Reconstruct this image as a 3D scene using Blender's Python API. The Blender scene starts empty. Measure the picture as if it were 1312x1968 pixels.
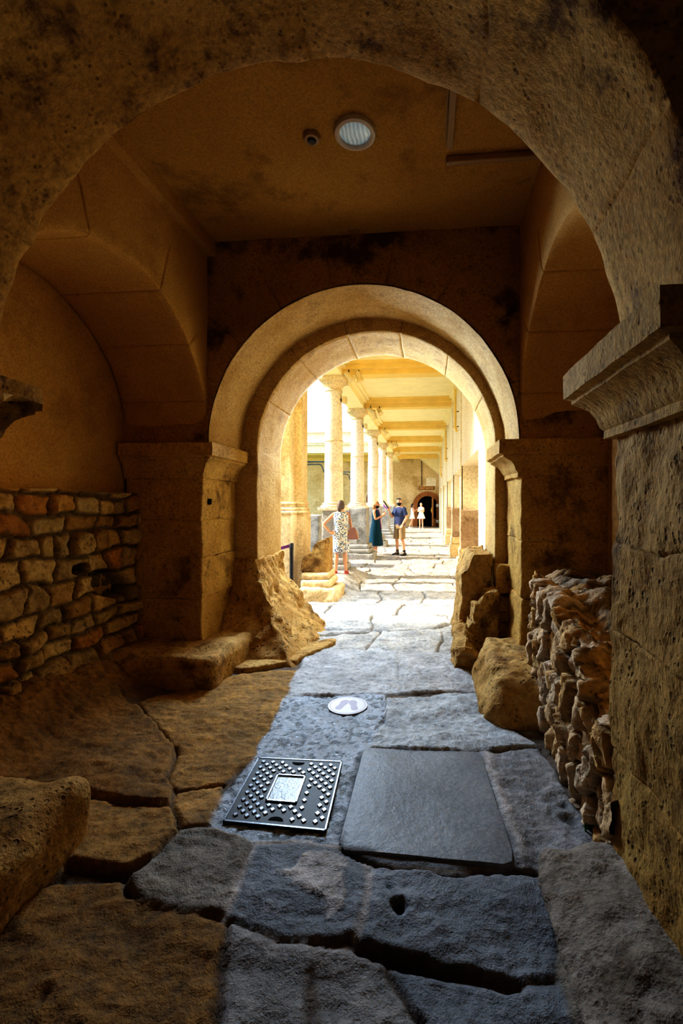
import bpy, math, random
import numpy as np
from mathutils import Vector, Matrix
random.seed(7)
SC = bpy.context.scene
COL = SC.collection
PI = math.pi
# ------------------------------------------------------------------ camera model (1312 x 1968 photograph)
F, PX, PY, EYE, YAW = 873.0, 736.0, 966.0, 1.62, math.radians(5.5)
cs, sn = math.cos(YAW), math.sin(YAW)
def fl(u, v, z=0.0):
    """ground point under a pixel of the photograph, at height z"""
    d = (EYE - z) * F / (v - PY)
    r = (u - PX) / F * d
    return (r * cs - d * sn, r * sn + d * cs)
# ------------------------------------------------------------------ numpy noise
def _hash(ix, iy, iz, seed):
    h = (ix.astype(np.int64) * 374761393 + iy.astype(np.int64) * 668265263 + iz.astype(np.int64) * 2147483647 + seed * 1274126177) & 0xFFFFFFFF
    h = ((h ^ (h >> 13)) * 1274126177) & 0xFFFFFFFF
    h = ((h ^ (h >> 16)) * 2246822519) & 0xFFFFFFFF
    return ((h ^ (h >> 15)) & 0xFFFFFF) / float(0xFFFFFF)
def vnoise(p, seed=0):
    f = np.floor(p); t = p - f; t = t * t * (3 - 2 * t)
    i = f.astype(np.int64)
    out = 0
    for a in (0, 1):
        wa = t[:, 0] if a else 1 - t[:, 0]
        for b in (0, 1):
            wb = t[:, 1] if b else 1 - t[:, 1]
            for c in (0, 1):
                wc = t[:, 2] if c else 1 - t[:, 2]
                out = out + wa * wb * wc * _hash(i[:, 0] + a, i[:, 1] + b, i[:, 2] + c, seed)
    return out * 2 - 1
def fbm(p, freq, oct=3, seed=0, gain=.5):
    s = np.zeros(len(p)); a = 1.0; q = p * freq
    for k in range(oct):
        s += a * vnoise(q + 17.3 * k, seed + k); q = q * 2.03; a *= gain
    return s
def vecn(p, freq, oct=3, seed=0):
    return np.stack([fbm(p, freq, oct, seed + 31 * k) for k in range(3)], 1)
ORG = {}
# ------------------------------------------------------------------ mesh building
class MB:
    def __init__(s): s.v = []; s.f = []; s.n = 0; s.c = []
    def add(s, v, f, col=None):
        v = np.asarray(v, float).reshape(-1, 3)
        s.f += [tuple(int(i) + s.n for i in q) for q in f]; s.v.append(v); s.n += len(v)
        if col is not None: s.c.append(np.broadcast_to(np.asarray(col, float), (len(v), 3)))
        else: s.c.append(np.ones((len(v), 3)))
        return s
    def box(s, x0, x1, y0, y1, z0, z1):
        v = [(x, y, z) for x in (x0, x1) for y in (y0, y1) for z in (z0, z1)]
        return s.add(v, [(0, 1, 3, 2), (4, 6, 7, 5), (0, 4, 5, 1), (2, 3, 7, 6), (0, 2, 6, 4), (1, 5, 7, 3)])
    def rbox(s, x0, x1, y0, y1, z0, z1, r=.02, res=.05, amp=0., freq=4., seed=0, oct=3, deform=None, col=None):
        v, f = rbox(x0, x1, y0, y1, z0, z1, r, res, amp, freq, seed, oct, deform)
        return s.add(v, f, col)
    def tube(s, pts, rad, n=10, cap=True):
        pts = [Vector(p) for p in pts]
        if not hasattr(rad, '__len__'): rad = [rad] * len(pts)
        vs = []; up = None
        for i, p in enumerate(pts):
            t = (pts[min(i + 1, len(pts) - 1)] - pts[max(i - 1, 0)]).normalized()
            if up is None:
                up = Vector((0, 0, 1)) if abs(t.z) < .9 else Vector((1, 0, 0))
            a = t.cross(up).normalized(); b = a.cross(t).normalized(); up = b
            for k in range(n):
                q = 2 * PI * k / n
                vs.append(p + (a * math.cos(q) + b * math.sin(q)) * rad[i])
        f = [(i * n + k, i * n + (k + 1) % n, (i + 1) * n + (k + 1) % n, (i + 1) * n + k) for i in range(len(pts) - 1) for k in range(n)]
        if cap:
            f.append(tuple(range(n - 1, -1, -1))); f.append(tuple((len(pts) - 1) * n + k for k in range(n)))
        return s.add([tuple(q) for q in vs], f)
    def lathe(s, prof, n=32, c=(0, 0, 0), sx=1., sy=1.):
        vs = [(c[0] + r * sx * math.cos(2 * PI * k / n), c[1] + r * sy * math.sin(2 * PI * k / n), c[2] + z) for r, z in prof for k in range(n)]
        m = len(prof)
        f = [(i * n + k, i * n + (k + 1) % n, (i + 1) * n + (k + 1) % n, (i + 1) * n + k) for i in range(m - 1) for k in range(n)]
        f.append(tuple(range(n - 1, -1, -1))); f.append(tuple((m - 1) * n + k for k in range(n)))
        return s.add(vs, f)
    def prism(s, poly, y0, y1, axis='y'):
        m = len(poly); vs = []
        for y in (y0, y1):
            for a, b in poly:
                vs.append((a, y, b) if axis == 'y' else (y, a, b) if axis == 'x' else (a, b, y))
        f = [(i, (i + 1) % m, m + (i + 1) % m, m + i) for i in range(m)] + [tuple(range(m - 1, -1, -1)), tuple(range(m, 2 * m))]
        return s.add(vs, f)
    def grid(s, P, col=None):
        """P: (a,b,3) array of points"""
        a, b = P.shape[:2]
        idx = np.arange(a * b).reshape(a, b)
        f = np.stack([idx[:-1, :-1], idx[1:, :-1], idx[1:, 1:], idx[:-1, 1:]], -1).reshape(-1, 4)
        return s.add(P.reshape(-1, 3), f.tolist(), col)
    def rings(s, rings, close=True):
        """loft of equal-length closed rings"""
        n = len(rings[0]); vs = [p for r in rings for p in r]
        f = [(i * n + k, i * n + (k + 1) % n, (i + 1) * n + (k + 1) % n, (i + 1) * n + k) for i in range(len(rings) - 1) for k in range(n)]
        if close:
            f.append(tuple(range(n - 1, -1, -1))); f.append(tuple((len(rings) - 1) * n + k for k in range(n)))
        return s.add(vs, f)
    def build(s, name, mat, parent=None, smooth=35, local=False, col=False, fixn=True):
        v = np.concatenate(s.v)
        if parent is not None and not local:
            v = v - np.array(ORG[parent.name])
        me = bpy.data.meshes.new(name)
        me.from_pydata(v.tolist(), [], s.f)
        if fixn:
            import bmesh
            bm = bmesh.new(); bm.from_mesh(me); bmesh.ops.recalc_face_normals(bm, faces=bm.faces); bm.to_mesh(me); bm.free()
        if col:
            at = me.color_attributes.new('Col', 'FLOAT_COLOR', 'POINT')
            c = np.ones((len(v), 4)); c[:, :3] = np.concatenate(s.c); at.data.foreach_set('color', c.ravel())
        me.materials.append(mat)
        if smooth is not None:
            me.polygons.foreach_set('use_smooth', [True] * len(me.polygons))
            if smooth < 180: me.set_sharp_from_angle(angle=math.radians(smooth))
        me.update()
        o = bpy.data.objects.new(name, me); COL.objects.link(o)
        if parent is not None:
            o.parent = parent; ORG[o.name] = ORG.get(parent.name, (0, 0, 0))
        return o
def rbox(x0, x1, y0, y1, z0, z1, r=.02, res=.05, amp=0., freq=4., seed=0, oct=3, deform=None):
    lo = np.array([x0, y0, z0], float); hi = np.array([x1, y1, z1], float); L = hi - lo
    def ax(l):
        n = max(2, int(math.ceil(l / res)))
        t = np.linspace(0, 1, n + 1)
        e = min(r / l, .25)
        return np.unique(np.round(np.concatenate([t, [e * .35, e, 1 - e, 1 - e * .35]]), 6))
    A = [ax(l) for l in L]
    V = []; Fc = []; n = 0
    for d in range(3):
        a, b = [k for k in range(3) if k != d]
        for side in (0, 1):
            ga, gb = np.meshgrid(A[a], A[b], indexing='ij')
            P = np.zeros(ga.shape + (3,)); P[..., a] = ga; P[..., b] = gb; P[..., d] = side
            idx = np.arange(ga.size).reshape(ga.shape) + n
            q = np.stack([idx[:-1, :-1], idx[1:, :-1], idx[1:, 1:], idx[:-1, 1:]], -1).reshape(-1, 4)
            if (side == 0) != (d == 1): q = q[:, ::-1]
            V.append(P.reshape(-1, 3)); Fc.append(q); n += ga.size
    V = np.concatenate(V); Fc = np.concatenate(Fc)
    key, inv = np.unique(np.round(V, 6), axis=0, return_inverse=True)
    inv = inv.reshape(-1)
    V = key * L + lo; Fc = inv[Fc]
    rr = min(r, L.min() * .45)
    C = np.clip(V, lo + rr, hi - rr); D = V - C
    ln = np.linalg.norm(D, axis=1, keepdims=True); ln[ln < 1e-9] = 1
    V = C + D / ln * rr
    if deform is not None: V = deform(V)
    if amp: V = V + vecn(V, freq, oct, seed) * amp
    return V, Fc.tolist()
def arch(a0, a1, cx, zc, R, ztop, b0, b1, axis='y', amp=.008, freq=3., seed=1, joints=(), n=128, m=10, jd=.012, ch=.02):
    """wall above the springing line, pierced by a half-round arch; along a, depth b0..b1"""
    th = np.linspace(0, PI, n + 1)
    cor = [math.atan2(ztop - zc, a1 - cx), math.atan2(ztop - zc, a0 - cx)]
    ex = []
    for j in joints: ex += [j - .012, j - .006, j, j + .006, j + .012]
    th = np.unique(np.concatenate([th, cor, ex])); th = th[(th >= 0) & (th <= PI)]
    c, s_ = np.cos(th), np.sin(th)
    tx = np.where(c > 1e-9, (a1 - cx) / np.where(abs(c) < 1e-9, 1, c), np.where(c < -1e-9, (a0 - cx) / np.where(abs(c) < 1e-9, 1, c), 1e9))
    tz = np.where(s_ > 1e-9, (ztop - zc) / np.where(s_ < 1e-9, 1, s_), 1e9)
    T = np.minimum(tx, tz); T = np.maximum(T, R + .03)
    g = np.zeros_like(th)
    for j in joints: g = np.maximum(g, np.clip(1 - abs(th - j) / .009, 0, 1))
    rows = []
    for k in range(m, -1, -1):
        t = (k / m) ** 1.5
        rad = (R + ch) * (1 - t) + T * t
        rows.append((rad, np.full_like(th, b0) + g * jd * (t < .35) * np.sign(b1 - b0)))
    nb = max(4, int(abs(b1 - b0) / .06)); sg = np.sign(b1 - b0)
    rows.append((np.full_like(th, R + ch * .3), np.full_like(th, b0 + sg * ch * .3)))
    for k in range(nb + 1):
        b = b0 + sg * ch + (b1 - b0 - 2 * sg * ch) * k / nb
        rows.append((R + g * jd, np.full_like(th, b)))
    rows.append((np.full_like(th, R + ch * .3), np.full_like(th, b1 - sg * ch * .3)))
    for k in range(m + 1):
        t = (k / m) ** 1.5
        rows.append(((R + ch) * (1 - t) + T * t, np.full_like(th, b1)))
    P = np.zeros((len(rows), len(th), 3))
    for i, (rad, b) in enumerate(rows):
        A = cx + rad * c; H = zc + rad * s_
        if axis == 'y': P[i, :, 0] = A; P[i, :, 1] = b
        else: P[i, :, 0] = b; P[i, :, 1] = A
        P[i, :, 2] = H
    Q = P.reshape(-1, 3)
    Q = Q + vecn(Q, freq, 3, seed) * amp
    return Q.reshape(P.shape)
# ------------------------------------------------------------------ tagging
def tag(o, label=None, cat=None, group=None, kind=None):
    if label: o['label'] = label
    if cat: o['category'] = cat
    if group: o['group'] = group
    if kind: o['kind'] = kind
    return o
def thing(name, label, cat, loc=(0, 0, 0), rz=0, group=None, kind=None):
    o = bpy.data.objects.new(name, None); COL.objects.link(o)
    o.location = loc; o.rotation_euler = (0, 0, rz); o.empty_display_size = .1
    ORG[o.name] = tuple(map(float, loc))
    return tag(o, label, cat, group, kind)
def struct(name, mb, mat, label=None, cat=None, **k):
    o = mb.build(name, mat, **k); tag(o, label or name.replace('_', ' '), cat or name.split('_')[0], None, 'structure')
    return o
def copy_tree(o, parent=None):
    c = o.copy(); COL.objects.link(c)
    if parent is not None: c.parent = parent
    for ch in list(o.children): copy_tree(ch, c)
    return c
# ------------------------------------------------------------------ materials
def srgb(*c): return tuple(((x / 255) / 12.92 if x / 255 <= .04045 else ((x / 255 + .055) / 1.055) ** 2.4) for x in c) + (1,)
class NT:
    def __init__(s, name):
        s.m = bpy.data.materials.new(name); s.m.use_nodes = True; s.t = s.m.node_tree; s.t.nodes.clear()
        s.out = s.n('ShaderNodeOutputMaterial'); s.b = s.n('ShaderNodeBsdfPrincipled'); s.l(s.b.outputs[0], s.out.inputs[0])
        s.pos = s.n('ShaderNodeNewGeometry').outputs['Position']
    def n(s, t, **k):
        x = s.t.nodes.new(t)
        for a, b in k.items(): setattr(x, a, b)
        return x
    def l(s, a, b): s.t.links.new(a, b)
    def objco(s): return s.n('ShaderNodeTexCoord').outputs['Object']
    def noise(s, scale, detail=4, rough=.55, co=None, stretch=None):
        x = s.n('ShaderNodeTexNoise'); x.inputs['Scale'].default_value = scale; x.inputs['Detail'].default_value = detail; x.inputs['Roughness'].default_value = rough
        co = co or s.pos
        if stretch:
            mp = s.n('ShaderNodeMapping'); mp.inputs['Scale'].default_value = stretch; s.l(co, mp.inputs[0]); co = mp.outputs[0]
        s.l(co, x.inputs['Vector']); return x.outputs['Fac']
    def voro(s, scale, feature='F1', co=None, rnd=1.):
        x = s.n('ShaderNodeTexVoronoi', feature=feature); x.inputs['Scale'].default_value = scale; x.inputs['Randomness'].default_value = rnd
        s.l(co or s.pos, x.inputs['Vector']); return x
    def ramp(s, fac, stops):
        x = s.n('ShaderNodeValToRGB'); e = x.color_ramp.elements
        while len(e) < len(stops): e.new(.5)
        for i, (p, c) in enumerate(stops): e[i].position = p; e[i].color = c if hasattr(c, '__len__') else (c, c, c, 1)
        s.l(fac, x.inputs[0]); return x.outputs[0]
    def mix(s, fac, a, b, mode='MIX'):
        x = s.n('ShaderNodeMix', data_type='RGBA', blend_type=mode)
        for val, i in ((fac, 0), (a, 6), (b, 7)):
            if hasattr(val, 'links') or hasattr(val, 'is_linked'): s.l(val, x.inputs[i])
            else: x.inputs[i].default_value = val
        return x.outputs[2]
    def math(s, op, a, b=0):
        x = s.n('ShaderNodeMath', operation=op)
        for val, i in ((a, 0), (b, 1)):
            if hasattr(val, 'is_linked'): s.l(val, x.inputs[i])
            else: x.inputs[i].default_value = val
        return x.outputs[0]
    def bump(s, h, strength=.5, dist=.02, prev=None):
        x = s.n('ShaderNodeBump'); x.inputs['Strength'].default_value = strength; x.inputs['Distance'].default_value = dist
        s.l(h, x.inputs['Height'])
        if prev: s.l(prev, x.inputs['Normal'])
        return x.outputs[0]
    def fin(s, col, rough=.8, normal=None, metal=0, spec=.3):
        for val, nm in ((col, 'Base Color'), (rough, 'Roughness'), (metal, 'Metallic'), (spec, 'Specular IOR Level')):
            if hasattr(val, 'is_linked'): s.l(val, s.b.inputs[nm])
            else: s.b.inputs[nm].default_value = val
        if normal: s.l(normal, s.b.inputs['Normal'])
        return s.m
def stone(name, c1, c2, dark, scale=1.5, bump=.5, pits=.0, stain=.5, rough=.85, attr=False, fine=40, stretch=None, spec=.25, stain_scale=2.2):
    t = NT(name)
    big = t.noise(scale, 4, .6, stretch=stretch)
    col = t.mix(t.ramp(big, [(.35, 0.), (.65, 1.)]), c1, c2)
    st = t.ramp(t.noise(stain_scale, 5, .7), [(.54, 0.), (.66, 1.)])
    col = t.mix(t.math('MULTIPLY', st, stain), col, dark)
    fn = t.noise(fine, 4, .68)
    col = t.mix(.55, col, t.mix(1., col, t.ramp(fn, [(.3, .45), (.62, 1.25)]), 'MULTIPLY'))
    if attr:
        a = t.n('ShaderNodeAttribute', attribute_name='Col'); col = t.mix(1., col, a.outputs['Color'], 'MULTIPLY')
    h = t.math('ADD', t.noise(fine * .35, 4, .68, stretch=stretch), t.math('MULTIPLY', fn, .4))
    if pits:
        v = t.voro(28); p = t.ramp(v.outputs['Distance'], [(.12, 0.), (.32, 1.)])
        v2 = t.ramp(t.noise(5, 4), [(.45, 1.), (.6, 0.)])
        p = t.math('MAXIMUM', p, v2)
        h = t.math('ADD', h, t.math('MULTIPLY', p, pits))
        col = t.mix(t.math('MULTIPLY', t.math('SUBTRACT', 1., p), .7), col, dark)
    nb = t.bump(h, bump, .02)
    return t.fin(col, rough, nb, spec=spec)
def plain(name, c, rough=.5, metal=0, spec=.4, bump=0, bscale=60, var=.15):
    t = NT(name); f = t.noise(bscale, 4, co=t.objco())
    col = t.mix(var, c, t.mix(1., c, t.ramp(f, [(.3, .3), (.7, 1.4)]), 'MULTIPLY'))
    return t.fin(col, rough, t.bump(f, bump, .01) if bump else None, metal, spec)
M = {}
M['arch'] = stone('limestone_arch', (.43, .235, .05, 1), (.55, .335, .09, 1), (.09, .028, .004, 1), 1.2, .5, .18, .85, fine=34, stain_scale=3.2)
M['soffit'] = stone('limestone_pale', (.50, .31, .105, 1), (.64, .45, .20, 1), (.25, .12, .03, 1), 2.2, .35, .25, .55, fine=45)
M['plaster'] = stone('plaster_ochre', (.48, .26, .06, 1), (.56, .33, .09, 1), (.26, .11, .02, 1), .9, .15, 0, .3, fine=70)
M['ceil'] = stone('plaster_ceiling', (.43, .235, .045, 1), (.55, .32, .08, 1), (.14, .06, .012, 1), .8, .15, 0, .6, fine=80, stain_scale=1.3)
M['backwall'] = stone('wall_stained', (.34, .18, .04, 1), (.48, .28, .075, 1), (.07, .025, .005, 1), 1.6, .4, .3, .9, fine=40, stain_scale=1.8)
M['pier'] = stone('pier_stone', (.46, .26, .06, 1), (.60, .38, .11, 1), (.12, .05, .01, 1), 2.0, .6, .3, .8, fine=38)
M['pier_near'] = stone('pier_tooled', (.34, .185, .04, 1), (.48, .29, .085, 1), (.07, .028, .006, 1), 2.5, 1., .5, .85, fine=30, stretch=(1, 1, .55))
M['eroded'] = stone('eroded_stone', (.40, .22, .06, 1), (.56, .36, .13, 1), (.10, .04, .008, 1), 4., 1., .7, .85, fine=26)
M['footstone'] = stone('grey_brown_footstone', (.25, .205, .165, 1), (.33, .28, .23, 1), (.10, .06, .035, 1), 2.5, 1., .12, .7, fine=30)
M['rubble'] = stone('rubble_stone', (.95, .95, .95, 1), (.75, .75, .75, 1), (.30, .22, .12, 1), 4., .9, .8, .7, attr=True, fine=32)
M['flag'] = None
def floor_mat():
    t = NT('flagstones')
    a = t.n('ShaderNodeAttribute', attribute_name='Col').outputs['Color']
    w = t.n('ShaderNodeAttribute', attribute_name='wet').outputs['Fac']
    f1 = t.noise(24, 5, .72); f2 = t.noise(3.5, 4, .6); f3 = t.noise(110, 2, .6)
    col = t.mix(1., a, t.ramp(f2, [(.3, .62), (.7, 1.25)]), 'MULTIPLY')
    col = t.mix(.7, col, t.mix(1., col, t.ramp(f1, [(.32, .35), (.62, 1.3)]), 'MULTIPLY'))
    h = t.math('ADD', t.math('ADD', f1, t.math('MULTIPLY', f2, .8)), t.math('MULTIPLY', f3, .25))
    rg = t.math('SUBTRACT', .85, t.math('MULTIPLY', w, .66))
    rg = t.math('ADD', rg, t.math('MULTIPLY', t.math('SUBTRACT', f1, .5), .35))
    return t.fin(col, rg, t.bump(h, .85, .018), spec=.5)
M['flag'] = floor_mat()
M['iron'] = plain('cast_iron', (.035, .038, .042, 1), .38, .6, .5, .2, 90)
def lidmat():
    t = NT('worn_iron'); sp = t.n('ShaderNodeSeparateXYZ'); t.l(t.pos, sp.inputs[0])
    k = t.ramp(t.math('MULTIPLY', t.math('SUBTRACT', sp.outputs['Z'], .0125), 200.), [(.05, 0.), (.6, 1.)]); f = t.noise(60, 5)
    k = t.math('MULTIPLY', k, t.ramp(f, [(.3, .6), (.6, 1.)]))
    col = t.mix(k, (.045, .045, .05, 1), (.34, .38, .46, 1)); rg = t.math('SUBTRACT', .55, t.math('MULTIPLY', k, .3))
    return t.fin(col, rg, t.bump(f, .3, .004), t.math('MULTIPLY', k, .4), .4)
M['ironlid'] = lidmat()
M['concrete_lid'] = plain('recess_concrete', (.36, .40, .46, 1), .32, 0, .5, .3, 60)
M['slate'] = stone('slate_slab', (.17, .18, .20, 1), (.23, .24, .26, 1), (.10, .09, .085, 1), 2.2, .25, 0, .5, .5, fine=55, spec=.45, stain_scale=1.5)
M['black'] = plain('black_void', (.004, .004, .004, 1), .9, 0, .1)
M['matblack'] = plain('black_paint', (.02, .02, .025, 1), .45, 0, .4)
M['steelblue'] = plain('painted_iron', (.02, .06, .09, 1), .45, .2, .4)
M['belt'] = plain('purple_webbing', (.22, .05, .25, 1), .7)
M['sticker'] = plain('vinyl_white', (.75, .72, .78, 1), .45)
M['stickerprint'] = plain('vinyl_lilac', (.42, .36, .46, 1), .5)
M['rim'] = plain('white_enamel', (.62, .55, .50, 1), .4)
def lens():
    t = NT('ribbed_glass_lens'); w = t.n('ShaderNodeTexWave'); w.inputs['Scale'].default_value = 11; w.inputs['Distortion'].default_value = 3
    t.l(t.objco(), w.inputs[0])
    col = t.mix(w.outputs['Fac'], (.32, .46, .54, 1), (.55, .66, .72, 1))
    t.l(col, t.b.inputs['Emission Color']); t.b.inputs['Emission Strength'].default_value = .16
    return t.fin(col, .15, t.bump(w.outputs['Fac'], .3, .005), spec=.6)
M['lens'] = lens()
M['cream'] = plain('brown_enamel', (.36, .22, .09, 1), .5)
M['yellow'] = plain('ochre_ceiling_paint', (.84, .60, .19, 1), .7, 0, .2, .0, 4, .1)
M['yellowpale'] = plain('cream_ceiling_paint', (.90, .77, .42, 1), .7, 0, .2, .0, 4, .1)
M['creamwall'] = stone('cream_limewash', (.82, .70, .48, 1), (.88, .78, .58, 1), (.62, .42, .18, 1), 1., .1, 0, .25, fine=20)
M['bath'] = stone('bath_stone', (.66, .48, .24, 1), (.78, .62, .38, 1), (.42, .25, .08, 1), 1.3, .25, .1, .5, fine=24)
M['bathwall'] = stone('bath_stone_wall', (.62, .43, .19, 1), (.76, .57, .30, 1), (.42, .25, .08, 1), .7, .25, .1, .7, fine=18, stain_scale=.8)
M['stump'] = stone('brown_stump', (.36, .24, .14, 1), (.46, .34, .22, 1), (.16, .09, .04, 1), 3., .6, .4, .7, fine=30)
M['greystone'] = stone('weathered_grey', (.34, .33, .31, 1), (.48, .45, .40, 1), (.14, .13, .10, 1), 3., .6, .5, .7, fine=30)
M['column'] = stone('column_stone', (.80, .68, .50, 1), (.86, .76, .60, 1), (.55, .36, .16, 1), 1.2, .12, 0, .35, fine=25)
M['wood'] = plain('oak_door', (.36, .13, .025, 1), .5, 0, .4, .2, 12, .4)
M['woodlight'] = plain('oak_leaf', (.46, .20, .05, 1), .5, 0, .4, .2, 12, .3)
M['glassgrey'] = plain('leaded_pane', (.16, .20, .24, 1), .2, 0, .5)
M['brass'] = plain('brass', (.7, .5, .15, 1), .3, .9)
M['paper'] = plain('white_paper', (.8, .82, .85, 1), .8)
M['signwood'] = plain('brown_board', (.22, .075, .02, 1), .5)
M['gold'] = plain('gilt_letters', (.85, .5, .1, 1), .45)
M['fixture'] = plain('cream_fixture', (.72, .55, .26, 1), .5)
M['fixturedark'] = plain('dark_fixture', (.05, .05, .04, 1), .5)
M['moss'] = plain('moss_green', (.06, .16, .02, 1), .9, 0, .2, .6, 40, .6)
M['water'] = plain('pool_water', (.05, .16, .07, 1), .08, 0, .5)
M['skin'] = plain('skin', (.72, .40, .25, 1), .55, 0, .3)
M['hairgrey'] = plain('grey_brown_hair', (.13, .09, .08, 1), .6)
M['hairblond'] = plain('dark_blond_hair', (.36, .19, .07, 1), .55)
M['hairbrown'] = plain('brown_hair', (.15, .06, .02, 1), .6)
M['hairdark'] = plain('dark_hair', (.06, .04, .035, 1), .6)
M['hairpale'] = plain('pale_grey_hair', (.55, .48, .40, 1), .6)
M['teal'] = plain('teal_cotton', (.006, .05, .085, 1), .8, 0, .2)
M['navy'] = plain('navy_cotton', (.05, .065, .14, 1), .85, 0, .2)
M['khaki'] = plain('khaki_cotton', (.34, .24, .13, 1), .85, 0, .2)
M['mask'] = plain('dark_mask', (.01, .013, .03, 1), .8)
M['white'] = plain('white_cotton', (.8, .8, .82, 1), .85)
M['red'] = plain('red_leather', (.55, .04, .04, 1), .5)
M['bag'] = plain('dusty_pink_leather', (.36, .19, .18, 1), .55)
M['bagtan'] = plain('tan_leather', (.5, .24, .08, 1), .55)
M['lanyard'] = plain('purple_ribbon', (.28, .03, .36, 1), .6)
M['shoe'] = plain('dark_shoe', (.02, .02, .025, 1), .6)
M['eye'] = plain('dark_eye', (.02, .015, .01, 1), .3)
def floral():
    t = NT('floral_print'); co = t.objco()
    v = t.voro(34, co=co); d = t.ramp(v.outputs['Distance'], [(.44, 1.), (.52, 0.)])
    cell = t.n('ShaderNodeSeparateColor'); t.l(v.outputs['Color'], cell.inputs[0])
    c = t.ramp(cell.outputs[0], [(0., (.03, .09, .24, 1)), (.3, (.06, .22, .40, 1)), (.5, (.78, .45, .06, 1)), (.66, (.45, .52, .45, 1)), (.8, (.02, .04, .12, 1)), (1., (.7, .55, .12, 1))])
    for e in t.t.nodes:
        if e.type == 'VALTORGB' and len(e.color_ramp.elements) == 6: e.color_ramp.interpolation = 'CONSTANT'
    return t.fin(t.mix(d, (.74, .74, .76, 1), c), .85)
M['floral'] = floral()

# ================================================================== FLOOR
BROWN = (.40, .22, .055); BROWN2 = (.30, .155, .035); GREY = (.19, .205, .235); GREYB = (.26, .22, .17); CONC = (.44, .50, .60); WORN = (.48, .50, .53); DIRT = (.15, .11, .08); PATCH = (.50, .45, .43)  # greys hold sky-reflection blue; browns mix dirt with shade on the left
# slabs of the passage: outline (photo pixels on the ground), colour, height, wetness
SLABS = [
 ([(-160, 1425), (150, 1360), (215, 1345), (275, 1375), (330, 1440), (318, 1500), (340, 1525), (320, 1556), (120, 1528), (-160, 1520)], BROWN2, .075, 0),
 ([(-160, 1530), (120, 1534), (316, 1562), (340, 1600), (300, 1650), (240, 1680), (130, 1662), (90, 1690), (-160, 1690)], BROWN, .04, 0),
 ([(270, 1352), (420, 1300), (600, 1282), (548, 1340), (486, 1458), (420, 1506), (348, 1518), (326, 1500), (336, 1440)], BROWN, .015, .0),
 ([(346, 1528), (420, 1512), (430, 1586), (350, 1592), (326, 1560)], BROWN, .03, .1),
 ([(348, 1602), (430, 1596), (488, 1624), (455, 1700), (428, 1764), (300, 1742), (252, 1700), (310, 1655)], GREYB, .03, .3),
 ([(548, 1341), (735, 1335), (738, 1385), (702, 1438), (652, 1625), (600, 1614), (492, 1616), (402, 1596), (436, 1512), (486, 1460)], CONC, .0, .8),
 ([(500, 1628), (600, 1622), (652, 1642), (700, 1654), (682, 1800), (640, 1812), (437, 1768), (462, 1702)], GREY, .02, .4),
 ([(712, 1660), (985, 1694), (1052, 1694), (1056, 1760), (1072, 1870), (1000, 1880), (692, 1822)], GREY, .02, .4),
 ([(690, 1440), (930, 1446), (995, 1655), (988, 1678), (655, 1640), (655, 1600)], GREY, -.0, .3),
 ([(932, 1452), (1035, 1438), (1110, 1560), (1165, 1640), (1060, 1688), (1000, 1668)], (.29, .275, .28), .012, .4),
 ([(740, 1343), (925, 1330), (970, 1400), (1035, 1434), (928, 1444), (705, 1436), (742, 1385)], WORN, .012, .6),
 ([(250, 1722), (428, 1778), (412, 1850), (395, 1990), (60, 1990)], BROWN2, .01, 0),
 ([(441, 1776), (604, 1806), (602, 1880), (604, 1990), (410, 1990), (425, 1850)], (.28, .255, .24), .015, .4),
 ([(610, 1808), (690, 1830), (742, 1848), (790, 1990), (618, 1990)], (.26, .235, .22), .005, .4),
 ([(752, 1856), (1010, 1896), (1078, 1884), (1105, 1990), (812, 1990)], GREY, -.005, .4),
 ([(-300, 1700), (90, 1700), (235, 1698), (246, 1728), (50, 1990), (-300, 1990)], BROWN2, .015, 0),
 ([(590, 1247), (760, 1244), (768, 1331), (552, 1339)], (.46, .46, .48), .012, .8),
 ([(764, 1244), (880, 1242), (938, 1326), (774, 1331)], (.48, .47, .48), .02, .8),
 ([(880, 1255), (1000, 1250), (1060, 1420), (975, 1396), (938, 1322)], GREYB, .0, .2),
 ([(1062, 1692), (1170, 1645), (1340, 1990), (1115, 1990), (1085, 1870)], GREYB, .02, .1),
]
def pip(px, py, poly):
    ins = np.zeros(len(px), bool); n = len(poly); dist = np.full(len(px), 9.)
    for i in range(n):
        x0, y0 = poly[i]; x1, y1 = poly[(i + 1) % n]
        c = ((y0 > py) != (y1 > py)) & (px < (x1 - x0) * (py - y0) / ((y1 - y0) or 1e-9) + x0)
        ins ^= c
        dx, dy = x1 - x0, y1 - y0; t = np.clip(((px - x0) * dx + (py - y0) * dy) / (dx * dx + dy * dy + 1e-12), 0, 1)
        dist = np.minimum(dist, np.hypot(px - x0 - t * dx, py - y0 - t * dy))
    return ins, dist
def segdist(px, py, pts):
    d = np.full(len(px), 9.)
    for (x0, y0), (x1, y1) in zip(pts[:-1], pts[1:]):
        dx, dy = x1 - x0, y1 - y0; t = np.clip(((px - x0) * dx + (py - y0) * dy) / (dx * dx + dy * dy + 1e-12), 0, 1)
        d = np.minimum(d, np.hypot(px - x0 - t * dx, py - y0 - t * dy))
    return d
def sstep(x, a, b):
    t = np.clip((x - a) / (b - a), 0, 1); return t * t * (3 - 2 * t)
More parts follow.
